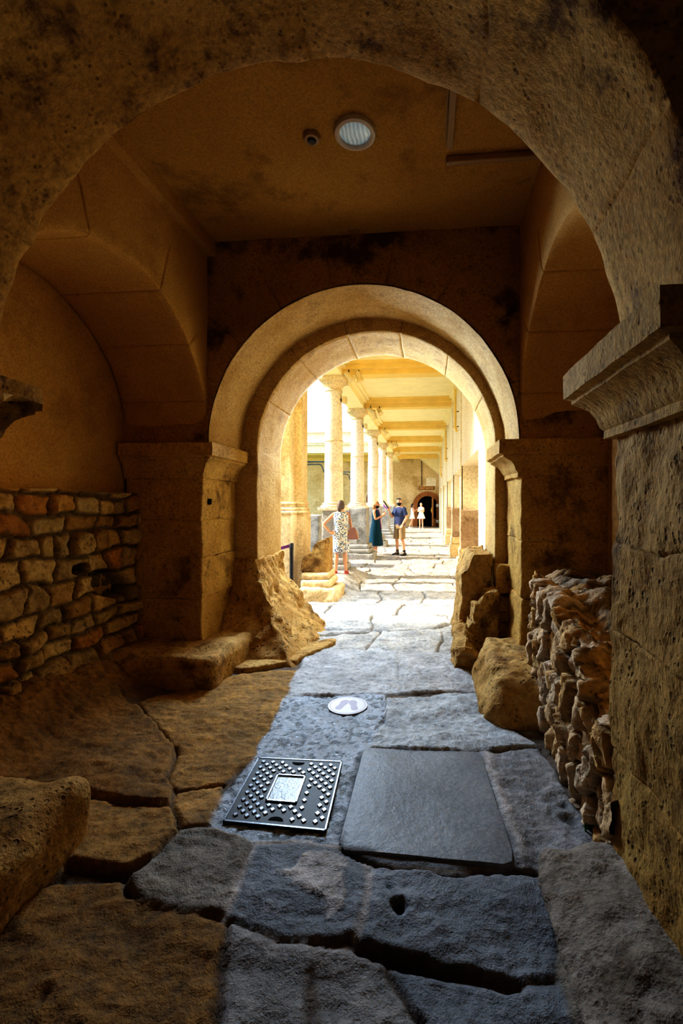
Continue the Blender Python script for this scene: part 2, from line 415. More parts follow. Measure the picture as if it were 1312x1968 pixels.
def build_floor():
    # x lines and y lines of a graded grid
    ys = [-2.5]
    while ys[-1] < 31.0:
        y = ys[-1]; ys.append(y + (.2 if y < .4 else .0125 if y < 4.6 else .022 if y < 7 else .035 if y < 11 else .06 if y < 16 else .12))
    ys = np.array(ys)
    xs = np.concatenate([np.arange(-4.2, -3.0, .06), np.arange(-3.0, 1.4, .0135), np.arange(1.4, 2.4, .06)])
    X, Y = np.meshgrid(xs, ys, indexing='ij'); x = X.ravel(); y = Y.ravel(); p = np.stack([x, y, np.zeros_like(x)], 1)
    wob = np.stack([fbm(p, 5, 3, 3), fbm(p, 5, 3, 9)], 1) * .022
    qx, qy = x + wob[:, 0], y + wob[:, 1]
    z = -.012 + .006 * fbm(p, 14, 3, 2); col = np.tile(np.array(DIRT), (len(x), 1)); wet = np.zeros(len(x))
    rough = fbm(p, 9, 5, 21, .6)
    layered = fbm(p * np.array([1, 2.4, 1]), 6, 5, 41, .6)
    near = y < 4.95
    ft = fbm(p * np.array([1, 1.5, 1]), 3.2, 5, 55, .62) * 3.5; fi = np.floor(ft); fr = ft - fi
    flake = (fi + sstep(fr, .80, 1.0)) * .0042 + fbm(p, 38, 3, 91) * .0016
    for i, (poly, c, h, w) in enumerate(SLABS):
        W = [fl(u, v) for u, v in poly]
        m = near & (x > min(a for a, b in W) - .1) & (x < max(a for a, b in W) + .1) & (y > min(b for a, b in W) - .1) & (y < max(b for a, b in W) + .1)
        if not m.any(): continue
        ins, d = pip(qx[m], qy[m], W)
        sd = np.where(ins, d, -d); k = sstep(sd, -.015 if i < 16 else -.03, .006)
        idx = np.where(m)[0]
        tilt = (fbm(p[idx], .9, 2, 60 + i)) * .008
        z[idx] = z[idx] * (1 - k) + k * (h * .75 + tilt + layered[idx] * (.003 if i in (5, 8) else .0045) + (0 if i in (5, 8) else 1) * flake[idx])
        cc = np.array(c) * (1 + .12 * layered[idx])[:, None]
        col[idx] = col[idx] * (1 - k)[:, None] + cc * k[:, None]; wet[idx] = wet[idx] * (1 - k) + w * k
    # mortar ridges, pale patch, holes
    for pts, wd in (([(497, 1626), (462, 1700), (431, 1766)], .014), ([(706, 1656), (700, 1720), (684, 1806)], .017), ([(935, 1450), (965, 1540), (1000, 1640)], .035), ([(490, 1620), (560, 1618), (650, 1634)], .02)):
        d = segdist(qx, qy, [fl(*q) for q in pts]); k = np.clip(1 - d / (wd * 1.6), 0, 1) * near
        z = z * (1 - k) + (.012 + rough * .006) * k; col = col * (1 - k)[:, None] + np.array(PATCH)[None] * k[:, None]
    pat = [fl(*q) for q in [(520, 1690), (560, 1670), (590, 1640), (660, 1662), (640, 1700), (645, 1760), (612, 1788), (598, 1745), (560, 1698)]]
    ins, d = pip(x + wob[:, 0] * 1.6, y + wob[:, 1] * 1.6, pat); k = np.where(ins & near, sstep(d, 0, .008), 0)
    z += k * .008; col = col * (1 - k)[:, None] + np.array(PATCH) * k[:, None]
    for u, v, r, dp in ((762, 1745, .035, .05), (745, 1708, .018, .02), (1092, 1572, .05, .025), (1085, 1545, .035, .02)):
        cx, cy = fl(u, v); d = np.hypot(qx - cx, qy - cy); k = np.clip(1 - (d / r) ** 2, 0, 1); z -= k * dp; col *= (1 - .75 * k)[:, None]
    for pts, wd, dp in (([(690, 1832), (760, 1850), (880, 1872), (950, 1890), (1000, 1892)], .024, .03), ([(655, 1640), (720, 1657), (800, 1672), (880, 1688), (960, 1684), (1030, 1678)], .017, .035), ([(440, 1772), (560, 1802), (690, 1830)], .008, .012), ([(270, 1362), (334, 1440), (322, 1500), (345, 1524), (420, 1508)], .013, .03), ([(130, 1662), (235, 1686), (290, 1665)], .018, .03), ([(730, 1340), (736, 1385), (760, 1402)], .007, .014), ([(600, 1862), (596, 1990)], .016, .012), ([(428, 1815), (400, 1968)], .02, .015), ([(745, 1866), (800, 1980)], .02, .012)):
        d = segdist(x + wob[:, 0] * 1.2, y + wob[:, 1] * 1.2, [fl(*q) for q in pts]); k = np.clip(1.25 - d / wd, 0, 1) * near; z -= k * dp; col = col * (1 - .7 * k)[:, None] + np.array((.09, .04, .014)) * (.7 * k)[:, None]; wet *= 1 - k
    # speckled wet concrete around the lid: pits
    W = [fl(*q) for q in SLABS[5][0]]; ins, d = pip(x, y, W)
    sp = fbm(p, 30, 4, 77, .7); k = np.where(ins, np.clip((sp - .18) * 5, 0, 1), 0); z -= k * .006; col *= (1 - .72 * k)[:, None]
    # worn gully left of the doorway and the bank of earth under the rubble wall
    z += np.where(near, sstep(-x, 2.25, 2.95) * .30 * sstep(4.6 - y, 0, .5), 0) * (1 + .12 * rough)
    bank = sstep(-x, 2.1, 2.6) * near; col = col * (1 - bank)[:, None] + np.array(BROWN2) * bank[:, None]; wet *= 1 - bank
    # ---- flags from the threshold outwards (courses across the walk)
    out = ~near
    rows = [4.95]; rg = random.Random(5)
    while rows[-1] < 32: rows.append(rows[-1] + rg.uniform(.45, .95))
    rows = np.array(rows); jy = y + fbm(p, .8, 2, 5) * .16 + wob[:, 1]
    ri = np.clip(np.searchsorted(rows, jy) - 1, 0, len(rows) - 2)
    dy = np.minimum(jy - rows[ri], rows[ri + 1] - jy)
    jx = x + fbm(p, .9, 2, 15) * .16 + wob[:, 0]
    dxm = np.full(len(x), 9.); cell = np.zeros(len(x))
    for r in range(len(rows) - 1):
        c = -4.3 + rg.uniform(0, .5); cuts = []
        while c < 2.6: cuts.append(c); c += rg.uniform(.55, 1.3)
        cuts = np.array(cuts); m = (ri == r) & out
        k = np.clip(np.searchsorted(cuts, jx[m]) - 1, 0, len(cuts) - 2)
        dxm[m] = np.minimum(jx[m] - cuts[k], cuts[k + 1] - jx[m]); cell[m] = np.sin(r * 12.9 + k * 78.2) * .5
    e = np.minimum(np.abs(dy), np.abs(dxm)); k = sstep(e, .0, .03)
    zo = -.03 + k * (.03 + cell * .02 + layered * .016) ; co = np.array([.20, .17, .14]) + k[:, None] * (np.array([.30, .295, .285]) + cell[:, None] * .06 + layered[:, None] * .03)
    # long open joint across the threshold
    d = segdist(qx, qy, [fl(*q) for q in [(560, 1226), (640, 1218), (700, 1214), (780, 1212), (840, 1204), (880, 1192)]])
    g = np.clip(1 - d / .055, 0, 1); zo -= g * .06; co *= (1 - .8 * g)[:, None]
    hump = sstep(-x, 1.2, 1.6) * sstep(y, 7.9, 8.6) * sstep(10.6 - y, 0, .8); zo += hump * .175
    t = sstep(y, 4.75, 5.1)
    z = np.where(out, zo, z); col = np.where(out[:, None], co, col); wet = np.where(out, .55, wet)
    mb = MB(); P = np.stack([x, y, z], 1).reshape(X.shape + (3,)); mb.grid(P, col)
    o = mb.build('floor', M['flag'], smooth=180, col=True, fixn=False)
    at = o.data.attributes.new('wet', 'FLOAT', 'POINT'); at.data.foreach_set('value', wet)
    return tag(o, 'worn stone flag floor of the passage and terrace', 'floor', None, 'structure')
build_floor()

# ================================================================== NEAR ARCH, BAY, DOORWAY
SPR = 2.2
J = lambda k: [PI * i / k for i in range(1, k)]
mb = MB(); mb.grid(arch(-3.4, 2.2, -.655, SPR, 1.505, 4.75, 1.42, 2.10, amp=.014, freq=5, seed=3, joints=[.42, .95, 1.5, 2.1, 2.65], n=150, jd=.008))
struct('wall_near', mb, M['arch'], 'wide limestone arch spanning the passage in the foreground', 'arch')
mb = MB(); mb.grid(arch(-3.4, 2.0, -.645, SPR, 1.495, 4.75, 4.27, 5.06, amp=.008, freq=4, seed=9, joints=J(9)))
struct('wall_back', mb, M['backwall'], 'stained end wall of the bay around the outer arch', 'wall')
mb = MB()
mb.grid(arch(-3.4, 2.0, -.60, SPR, 1.34, 4.75, 5.05, 5.92, amp=.006, freq=4, seed=12, joints=J(7)))
struct('wall_doorway', mb, M['soffit'], 'inner pale stone arch of the doorway', 'wall')
# facing of soffit of outer order in paler stone: thin lining inside the arch, one curved sheet
def lining(cx, R, b0, b1, seed, n=120):
    th = np.linspace(0, PI, n); P = np.zeros((14, n, 3))
    for i, b in enumerate(np.linspace(b0, b1, 14)):
        P[i, :, 0] = cx + R * np.cos(th); P[i, :, 1] = b; P[i, :, 2] = SPR + R * np.sin(th)
    Q = P.reshape(-1, 3); return (Q + vecn(Q, 5, 3, seed) * .006).reshape(P.shape)
mb = MB(); mb.grid(lining(-.645, 1.482, 4.262, 5.05, 4)); struct('trim_1', mb, M['soffit'], 'pale rounded soffit lining of the outer arch', 'trim', fixn=False)
# side walls with blind arches, recess backs
mb = MB(); mb.grid(arch(1.85, 4.35, 3.1, SPR, 1.19, 4.75, -2.14, -3.02, axis='x', amp=.006, freq=3, seed=15, joints=[.35, .8, 1.25, 1.9, 2.35, 2.8], jd=.01, ch=.04))
struct('wall_left', mb, M['plaster'], 'left wall of the bay with blind arch', 'wall')
mb = MB(); mb.grid(arch(1.85, 4.35, 3.1, SPR, 1.19, 4.75, .85, 1.62, axis='x', amp=.006, freq=3, seed=18, joints=[.35, .8, 1.25, 1.9, 2.35, 2.8], jd=.01, ch=.04))
struct('wall_right', mb, M['plaster'], 'right wall of the bay with blind arch', 'wall')
mb = MB(); mb.box(-3.4, -3.02, -3, 6, -.1, 4.75); struct('wall_left_recess', mb, M['plaster'], 'smooth ochre plaster at the back of the left recess', 'wall')
mb = MB(); mb.box(1.62, 2.1, -3, 6, -.1, 4.75); struct('wall_right_recess', mb, M['plaster'], 'smooth ochre plaster at the back of the right recess', 'wall')
mb = MB(); mb.rbox(1.52, 1.66, 3.62, 3.92, .95, 2.4, .01, .1, .004, 5, 2); struct('trim_2', mb, M['creamwall'], 'cream strip standing for a lit return in the right recess', 'trim')  # added strip: brightness of a lit return put into its cream colour
mb = MB(); mb.box(-3.4, 2.1, 2.0, 4.4, 4.17, 4.4); struct('ceiling', mb, M['ceil'], 'flat brown plaster ceiling of the bay', 'ceiling')
mb = MB(); mb.box(-3.6, 2.3, -3.2, 6.0, 4.75, 5.2); struct('ceiling_roof', mb, M['ceil'], 'roof slab over the passage', 'ceiling')
mb = MB(); mb.box(-3.6, 2.3, -3.3, -3.0, -.1, 5.2); struct('wall_rear', mb, M['backwall'], 'dark wall behind the viewer', 'wall')
# shallow downstand strip where ceiling meets the left wall
mb = MB(); mb.box(-2.15, -2.06, 2.08, 4.27, 4.03, 4.18); struct('trim_3', mb, M['plaster'], 'shallow downstand along the left ceiling edge', 'trim')

# ---- imposts
PROF = [(.0, 0), (.03, 0), (.03, .035), (.045, .05), (.06, .09), (.085, .125), (.125, .15), (.155, .165), (.155, .18), (.175, .185), (.19, .19), (.19, .30), (.0, .30)]
def impost(x0, x1, y0, y1, z0, sides, sc=1., seed=0, amp=.006, chip=0):
    """moulded block; sides = offset factors (-x,+x,-y,+y)"""
    rings = []
    prof = []
    for (a0, b0), (a1, b1) in zip(PROF[:-1], PROF[1:]):
        n = max(1, int(math.hypot(a1 - a0, b1 - b0) / .03))
        for k in range(n): prof.append((a0 + (a1 - a0) * k / n, b0 + (b1 - b0) * k / n))
    prof.append(PROF[-1])
    N = 16
    for off, h in prof:
        o = off * sc
        X0, X1, Y0, Y1 = x0 - o * sides[0], x1 + o * sides[1], y0 - o * sides[2], y1 + o * sides[3]
        ring = [(X0 + (X1 - X0) * k / N, Y0) for k in range(N)] + [(X1, Y0 + (Y1 - Y0) * k / N) for k in range(N)] + \
               [(X1 + (X0 - X1) * k / N, Y1) for k in range(N)] + [(X0, Y1 + (Y0 - Y1) * k / N) for k in range(N)]
        rings.append([(a, b, z0 + h * sc) for a, b in ring])
    mb = MB(); mb.rings(rings)
    v = mb.v[0]; v = v + vecn(v, 7, 3, seed) * amp
    if chip:
        k = np.clip(fbm(v, 9, 3, seed + 5) - .05, 0, 1) * (v[:, 2] < z0 + .2 * sc); v[:, 0] -= k * chip; v[:, 2] += k * chip * .6
    mb.v[0] = v
    return mb
def courses(mb, x0, x1, y0, y1, zs, seed, amp=.01, freq=5, r=.018, res=.035, jit=.008):
    rg = random.Random(seed)
    for i, (a, b) in enumerate(zip(zs[:-1], zs[1:])):
        j = rg.uniform(-jit, jit)
        mb.rbox(x0 - j * .5, x1 + j, y0 - j, y1 + j, a - .004, b + .004, r, res, amp, freq, seed + i)
    return mb
# far left pier
t = thing('stone_pier', 'left stone pier with moulded impost beside the doorway, rubble wall to its left', 'pier', (-2.6, 4.6, 0))
courses(MB(), -3.0, -2.2, 4.27, 5.06, [0, .67, 1.07, 1.45, 1.87], 3, .012).build('shaft', M['pier'], t)
impost(-3.0, -2.2, 4.27, 5.1, 1.86, (0, .75, .55, 0), 1.13, 5).build('impost', M['pier'], t)
MB().rbox(-3.0, -1.83, 3.74, 5.0, -.08, .26, .09, .04, .022, 4, 8).build('plinth', M['eroded'], t)
MB().rbox(-2.215, -2.19, 4.40, 4.46, 1.60, 1.66, .005, .02).build('socket_hole', M['black'], t)
# far right pier
t = thing('stone_pier', 'right stone pier with moulded impost beside the doorway, behind the low ruined wall', 'pier', (1.2, 4.6, 0))
def pr_def(V):
    k = np.clip(1 - V[:, 2] / .75, 0, 1) * (V[:, 0] < 1.0); V[:, 0] -= k * .05; return V
mb = MB(); courses(mb, .86, 1.64, 4.27, 5.06, [.74, 1.27, 1.87], 13, .01)
mb.rbox(.86, 1.64, 4.27, 5.06, 0, .745, .03, .035, .016, 6, 17, deform=pr_def)
mb.build('shaft', M['pier'], t)
impost(.86, 1.64, 4.27, 5.1, 1.86, (.95, 0, .25, 0), 1.13, 15).build('impost', M['pier'], t)
def lump(V):
    k = sstep(V[:, 2], .0, .35); V[:, 0] += k * .10 * (V[:, 0] < .8); V[:, 1] += k * .16 * (V[:, 1] < 3.8); return V
MB().rbox(.43, 1.2, 3.32, 4.5, -.06, .31, .09, .022, .04, 5, 28, deform=lump).build('plinth', M['eroded'], t)
# near right pier
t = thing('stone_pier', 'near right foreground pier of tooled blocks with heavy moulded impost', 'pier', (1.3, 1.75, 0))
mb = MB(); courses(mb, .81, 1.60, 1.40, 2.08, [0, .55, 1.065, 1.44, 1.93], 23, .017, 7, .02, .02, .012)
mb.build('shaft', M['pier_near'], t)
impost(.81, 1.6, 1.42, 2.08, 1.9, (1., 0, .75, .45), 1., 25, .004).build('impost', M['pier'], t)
def nplin(V):
    V[:, 2] *= 1 - .55 * sstep(-(V[:, 0] - .85), .0, .4); return V
MB().rbox(.48, 1.6, .7, 2.12, -.06, .16, .10, .018, .022, 7, 31, deform=nplin).build('plinth', M['footstone'], t)
# near left pier
t = thing('stone_pier', 'near left foreground pier with broken impost, mostly outside the view', 'pier', (-2.7, 1.75, 0))
mb = MB(); courses(mb, -3.0, -2.19, 1.40, 2.08, [0, .6, 1.1, 1.5, 1.93], 33, .012, 6, .02, .035)
mb.build('shaft', M['pier'], t)
impost(-3.0, -2.17, 1.42, 2.06, 1.9, (0, 1.25, .75, .3), 1., 35, .01, .09).build('impost', M['arch'], t)
MB().rbox(-3.0, -1.58, 1.1, 2.05, -.06, .32, .11, .03, .02, 5, 41).build('plinth', M['eroded'], t)

# ---- doorway jambs
mb = MB(); mb.rbox(-2.4, -1.94, 5.06, 5.92, .95, 2.22, .012, .05, .005, 4, 50); mb.rbox(.742, 1.3, 5.06, 5.92, .93, 2.22, .012, .05, .005, 4, 52)
struct('trim_4', mb, M['soffit'], 'dressed pale jamb stones of the doorway', 'trim')
def flare(V):
    k = np.clip(1 - V[:, 2] / .97, 0, 1.05); kk = k ** 1.7
    V[:, 0] += kk * .62 * sstep(V[:, 0], -2.35, -1.95); V[:, 1] -= kk * .62 * sstep(5.6 - V[:, 1], 0, .5)
    g = fbm(V * np.array([1, 1, .35]), 7, 3, 71); V[:, 0] += g * .045; V[:, 1] += g * .03
    return V
mb = MB(); mb.rbox(-2.4, -1.93, 5.02, 5.92, -.06, .98, .03, .022, .02, 9, 61, deform=flare)
o = mb.build('eroded_jamb_stone', M['eroded']); tag(o, 'eroded flaring stone at the foot of the left doorway jamb', 'stone')
mb = MB(); mb.rbox(-1.80, -1.05, 4.2, 5.0, -.06, .035, .02, .03, .012, 5, 66, deform=lambda V: np.stack([V[:, 0] - sstep(4.9 - V[:, 1], 0, .7) * .25, V[:, 1] + .25 * sstep(V[:, 0], -1.5, -1.05) , V[:, 2]], 1))
o = mb.build('threshold_stone', M['eroded']); tag(o, 'low worn kerb slab lying before the left doorway jamb', 'stone')
def shard(V):
    V[:, 0] -= .05 * (1 - sstep(V[:, 2], .1, .5)) * (V[:, 0] < .5); V[:, 2] -= .22 * sstep(.52 - V[:, 0], 0, .16) * (V[:, 2] > .6)
    return V
o = MB().rbox(.37, .70, 4.98, 5.9, -.05, 1.06, .012, .025, .022, 9, 81, deform=shard).build('broken_jamb_stone', M['eroded']); tag(o, 'tall broken upright block at the right doorway jamb', 'stone')
o = MB().rbox(.47, .745, 4.74, 5.04, -.05, .70, .02, .02, .028, 10, 85, deform=lambda V: np.stack([V[:, 0] - .1 * (1 - sstep(V[:, 2], 0, .6)) * (V[:, 0] < .6), V[:, 1], V[:, 2] - .14 * sstep(.62 - V[:, 0], 0, .1) * (V[:, 2] > .4)], 1)).build('broken_jamb_stone', M['eroded']); tag(o, 'shorter broken block leaning before the tall upright at the right jamb', 'stone')
o = MB().rbox(.26, .52, 4.42, 4.86, -.06, .25, .04, .02, .035, 9, 88, deform=lambda V: np.stack([V[:, 0], V[:, 1], V[:, 2] * (1 - .5 * sstep(V[:, 0], .36, .52)) + .12 * sstep(V[:, 1], 4.6, 4.86) * (V[:, 2] > .1)], 1)).build('broken_jamb_stone', M['eroded']); tag(o, 'small lump of broken stone on the floor at the right jamb', 'stone')
mb = MB(); zz = [0, .2, .36, .47, .66, .97]; 
for i, (a, b) in enumerate(zip(zz[:-1], zz[1:])): mb.rbox(.73, .9, 4.86 + .02 * (i % 2), 5.15, a, b - .008, .028, .025, .012, 8, 90 + i)
struct('trim_5', mb, M['pier'], 'small squared stones stacked between right jamb and pier', 'trim')

# ---- rubble wall on the left
def rubble():
    rg = random.Random(4); y0, y1, z1 = 1.9, 4.3, 1.72
    ys = np.arange(y0, y1, .012); zs = np.arange(0, z1 + .001, .012)
    Y, Z = np.meshgrid(ys, zs, indexing='ij'); y = Y.ravel(); z = Z.ravel(); p = np.stack([y * 0, y, z], 1)
    y_ = y + fbm(p, 6, 2, 2) * .035; z_ = z + fbm(p, 5, 2, 8) * .03 + .02 * np.sin(y * 2.3)
    rows = [0.]
    while rows[-1] < z1 - .08: rows.append(rows[-1] + rg.uniform(.12, .2))
    rows.append(z1 + .12)
    d = np.zeros(len(y)); col = np.tile(np.array([.19, .115, .04]), (len(y), 1)); bulge = np.zeros(len(y))
    pal = [(.60, .36, .11), (.54, .29, .07), (.66, .43, .15), (.54, .24, .05), (.50, .33, .13), (.70, .48, .19)]
    for a, b in zip(rows[:-1], rows[1:]):
        c = y0 - rg.uniform(0, .2)
        while c < y1:
            w = rg.uniform(.13, .34); g = .012
            m = (y_ > c) & (y_ < c + w) & (z_ > a) & (z_ < b)
            if m.any():
                ex = np.minimum(y_[m] - c - g, c + w - g - y_[m]); ez = np.minimum(z_[m] - a - g, b - g - z_[m])
                ex = np.clip(ex / .024, 0, 1); ez = np.clip(ez / .024, 0, 1)
                e = np.sqrt(np.clip(1 - (1 - ex) ** 2, 0, 1) * np.clip(1 - (1 - ez) ** 2, 0, 1))
                pr = rg.uniform(.02, .075); bulge[m] = e * pr
                col[m] = col[m] * (1 - e)[:, None] + np.array(rg.choice(pal)) * rg.uniform(.75, 1.1) * e[:, None]
            c += w
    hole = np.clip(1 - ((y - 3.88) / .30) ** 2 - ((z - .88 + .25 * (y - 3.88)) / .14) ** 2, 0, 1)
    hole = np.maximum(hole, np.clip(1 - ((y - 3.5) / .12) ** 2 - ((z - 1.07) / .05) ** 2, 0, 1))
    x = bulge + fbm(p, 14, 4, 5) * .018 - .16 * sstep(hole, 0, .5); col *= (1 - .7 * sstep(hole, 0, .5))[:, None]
    low = sstep(.42 - z, 0, .3); x += low * .14; x = x * (1 - .5 * low) + low * .05 * fbm(p, 4, 4, 6); col = col * (1 - low)[:, None] + np.array([.40, .24, .08]) * low[:, None]
    top = sstep(z, z1 - .02, z1); 
    P = np.stack([-2.88 + x, y, z + .02 * fbm(p, 3, 2, 3) * (z > 1.5)], 1).reshape(Y.shape + (3,))
    # return top surface to the plaster
    T = P[:, -1:, :].copy(); T[..., 0] = -3.05; T[..., 2] += .01
    P = np.concatenate([P, T], 1); C = np.concatenate([col.reshape(Y.shape + (3,)), col.reshape(Y.shape + (3,))[:, -1:]], 1)
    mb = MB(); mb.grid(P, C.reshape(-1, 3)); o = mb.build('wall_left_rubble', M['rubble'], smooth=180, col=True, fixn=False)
    tag(o, 'rough coursed rubble masonry in the left recess', 'wall', None, 'structure')
rubble()
# ---- ruined low wall on the right
def ruin():
    ys = np.arange(2.02, 4.05, .014)
    path = [(.80, -.05)]
    for k in range(76): path.append((.80 + .03 * k / 76, .0 + 1.0 * k / 75))
    for k in range(1, 50): path.append((.83 + .82 * k / 49, 1.0 + .02 * math.sin(k * .4)))
    a = np.array(path); Y, K = np.meshgrid(ys, np.arange(len(a)), indexing='ij')
    y = Y.ravel(); x = a[K.ravel(), 0]; z = a[K.ravel(), 1]
    top = K.ravel() > 76
    step = .30 * sstep(2.75 - y, 0, .5) + .10 * sstep(3.2 - y, 0, .3); 
    zf = np.where(z > 0, z * (1 - step * (1 - .6 * sstep(x, .95, 1.35))), z)
    p = np.stack([x, y, zf], 1)
    lumps = fbm(p, 3.2, 3, 14); fineN = fbm(p * np.array([1, 1.2, .6]), 22, 4, 19)
    # broken facing stones: jittered cells stretched upright, each with its own depth and tilt
    u_ = (y + .03 * fbm(p, 8, 2, 3)) / .105; w_ = (zf + (x - .83) * .9 * (x > .84) + .03 * fbm(p, 8, 2, 4)) / .19
    iu, iw = np.floor(u_), np.floor(w_); F1 = np.full(len(y), 9.); F2 = F1.copy(); best = np.zeros((len(y), 4)); zero = np.zeros(len(y))
    for a_ in (-1, 0, 1):
        for b_ in (-1, 0, 1):
            ci, cj = iu + a_, iw + b_; h = [_hash(ci, cj, zero, 50 + q) for q in range(6)]
            du, dw = u_ - ci - .1 - .8 * h[0], w_ - cj - .1 - .8 * h[1]; dd = np.hypot(du, dw)
            nb = dd < F1; F2 = np.where(nb, F1, np.minimum(F2, dd)); F1 = np.where(nb, dd, F1)
            best = np.where(nb[:, None], np.stack([h[2], (h[3] - .5) * du + (h[4] - .5) * dw, h[5], dd], 1), best)
    gap = np.clip((F2 - F1) / .16, 0, 1); gap = gap * gap * (3 - 2 * gap)
    dx = -(best[:, 0] * .085 + best[:, 1] * .07) * gap - lumps * .03 - fineN * .016 + .03
    face = np.clip(1 - (x - .83) / .12, 0, 1)
    dz = (lumps * .05 + (best[:, 0] - .5) * .05 * gap + fineN * .015) * np.clip((zf - .4) * 2, 0, 1)
    X = x + dx * face; Zz = zf + dz
    X += .12 * sstep(y, 3.6, 4.0) * face
    tt = best[:, 2][:, None]; crack = (1 - gap)[:, None]
    col = (np.array([.80, .48, .17]) * tt + np.array([.82, .63, .44]) * (1 - tt)) * (1 - .75 * crack) * (1 + .25 * fineN)[:, None]
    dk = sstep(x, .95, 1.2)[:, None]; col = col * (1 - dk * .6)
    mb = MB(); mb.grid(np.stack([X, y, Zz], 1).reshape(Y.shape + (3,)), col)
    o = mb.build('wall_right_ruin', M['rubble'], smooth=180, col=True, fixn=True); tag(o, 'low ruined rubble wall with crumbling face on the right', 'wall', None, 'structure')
ruin()
# ---- moss
for k, (u, v, lab) in enumerate(((1086, 1490, 'tiny green moss tuft at the foot of the ruined wall, farther one'), (1138, 1590, 'tiny green moss tuft at the foot of the ruined wall, nearer one'))):
    x, y = fl(u, v, .02); mb = MB(); rg = random.Random(k)
    for i in range(26):
        a = rg.uniform(0, 2 * PI); r = rg.uniform(0, .035); h = rg.uniform(.012, .035)
        bx, by = x + r * math.cos(a), y + r * math.sin(a)
        mb.tube([(bx, by, -.01), (bx + rg.uniform(-.01, .01), by + rg.uniform(-.01, .01), .02 + h * .6), (bx + rg.uniform(-.02, .02), by + rg.uniform(-.02, .02), .02 + h)], [.004, .006, .001], 5)
    tag(mb.build('moss_tuft', M['moss']), lab, 'moss', 'moss at the ruined wall')

# ---- manhole cover
def manhole():
    c = [Vector((*fl(u, v), 0)) for u, v in ((497, 1460), (656, 1468), (625, 1600), (430, 1581))]   # far-left, far-right, near-right, near-left
    ctr = sum(c, Vector()) / 4
    def bi(s, q, z): 
        a = c[3].lerp(c[2], s); b = c[0].lerp(c[1], s); p = a.lerp(b, q); return (p.x, p.y, z)
    def slab(mb, s0, s1, q0, q1, z0, z1, e=0.):
        v = [bi(s, q, z) for z, k in ((z0, 0), (z1, e)) for s, q in ((s0 + k, q0 + k), (s1 - k, q0 + k), (s1 - k, q1 - k), (s0 + k, q1 - k))]
        mb.add(v, [(0, 1, 5, 4), (1, 2, 6, 5), (2, 3, 7, 6), (3, 0, 4, 7), (4, 5, 6, 7), (3, 2, 1, 0)])
    t = thing('manhole_cover', 'square cast iron manhole cover with raised diamond studs and blank central panel', 'manhole cover', (ctr.x, ctr.y, 0))
    mb = MB(); slab(mb, 0, 1, 0, 1, -.03, .012)
    N = 9.
    for i in range(-1, 20):
        for j in range(-1, 26):
            if (i + j) % 2: continue
            s, q = (i + .5) / 17.5, (j + .5) / 19.
            if not (.03 < s < .97 and .03 < q < .97): continue
            if .29 < s < .67 and .27 < q < .73: continue
            if abs(s - .5) < .10 and (q > .86 or q < .14): continue
            if .70 < s < .86 and .1 < q < .55 and (i * 7 + j * 3) % 3: continue
            hs, hq = .030, .030
            v = []
            for z, k in ((.011, 1.), (.019, .78)):
                for a, b in ((-1, 0), (0, -1), (1, 0), (0, 1)): v.append(bi(s + a * hs * k * .95, q + b * hq * k, z))
            mb.add(v, [(0, 1, 5, 4), (1, 2, 6, 5), (2, 3, 7, 6), (3, 0, 4, 7), (4, 5, 6, 7)])
    mb.build('lid', M['ironlid'], t, 20)
    mb = MB()
    for a in ((-.008, .010, -.012, 1.012), (.990, 1.008, -.012, 1.012), (-.008, 1.008, -.012, .008), (-.008, 1.008, .992, 1.012)): slab(mb, *a, -.02, .0150, .002)
    mb.build('frame', M['ironlid'], t, 20)
    mb = MB(); slab(mb, .325, .635, .30, .70, .005, .0135); mb.build('panel', M['concrete_lid'], t, 20)
    mb = MB()
    for a in ((.315, .335, .29, .71), (.625, .645, .29, .71), (.315, .645, .29, .31), (.315, .645, .69, .71)): slab(mb, *a, .005, .021, .002)
    mb.build('panel_rim', M['ironlid'], t, 20)
    for q0, sg in ((.93, -1), (.07, 1)):
        pts = [bi(.5 + .075 * math.cos(a), q0 + sg * (.055 * math.sin(a) - .02), .0130) for a in np.linspace(0, PI, 14)]
        mb = MB(); mb.add(pts + [(x, y, .005) for x, y, z in pts], [tuple(range(14))]); mb.build('lifting_slot', M['black'], t, None)
manhole()
# ---- smooth dark slab
W = [fl(u, v) for u, v in ((697, 1442), (712, 1438), (915, 1448), (926, 1456), (985, 1640), (985, 1662), (968, 1668), (662, 1634), (650, 1622))]
cx = sum(a for a, b in W) / len(W); cy = sum(b for a, b in W) / len(W)
mb = MB(); rg_ = []
def ringz(k, z): return [(cx + (a - cx) * k, cy + (b - cy) * k, z) for a, b in W]
# subdivide outline
def dens(L, n=8):
    o = []
    for (p, q) in zip(L, L[1:] + L[:1]):
        for k in range(n): o.append(tuple(p[i] + (q[i] - p[i]) * k / n for i in range(3)))
    return o
R_ = [dens(ringz(1, -.06)), dens(ringz(1, .002)), dens(ringz(.988, .011))] + [dens(ringz(k, .0125)) for k in (.9, .7, .45, .2, .02)]
mb.rings(R_); v = mb.v[0]; wv = fbm(v, 3, 3, 3); v[:, 2] += np.where(v[:, 2] > .01, wv * .006 - .012 * np.clip(fbm(v, 1.8, 2, 8), 0, 1), 0); v[:, :2] += np.stack([fbm(v, 9, 2, 1), fbm(v, 9, 2, 2)], 1) * .004
tag(mb.build('paving_slab', M['slate']), 'large smooth dark grey slab set into the floor right of the manhole cover', 'slab')
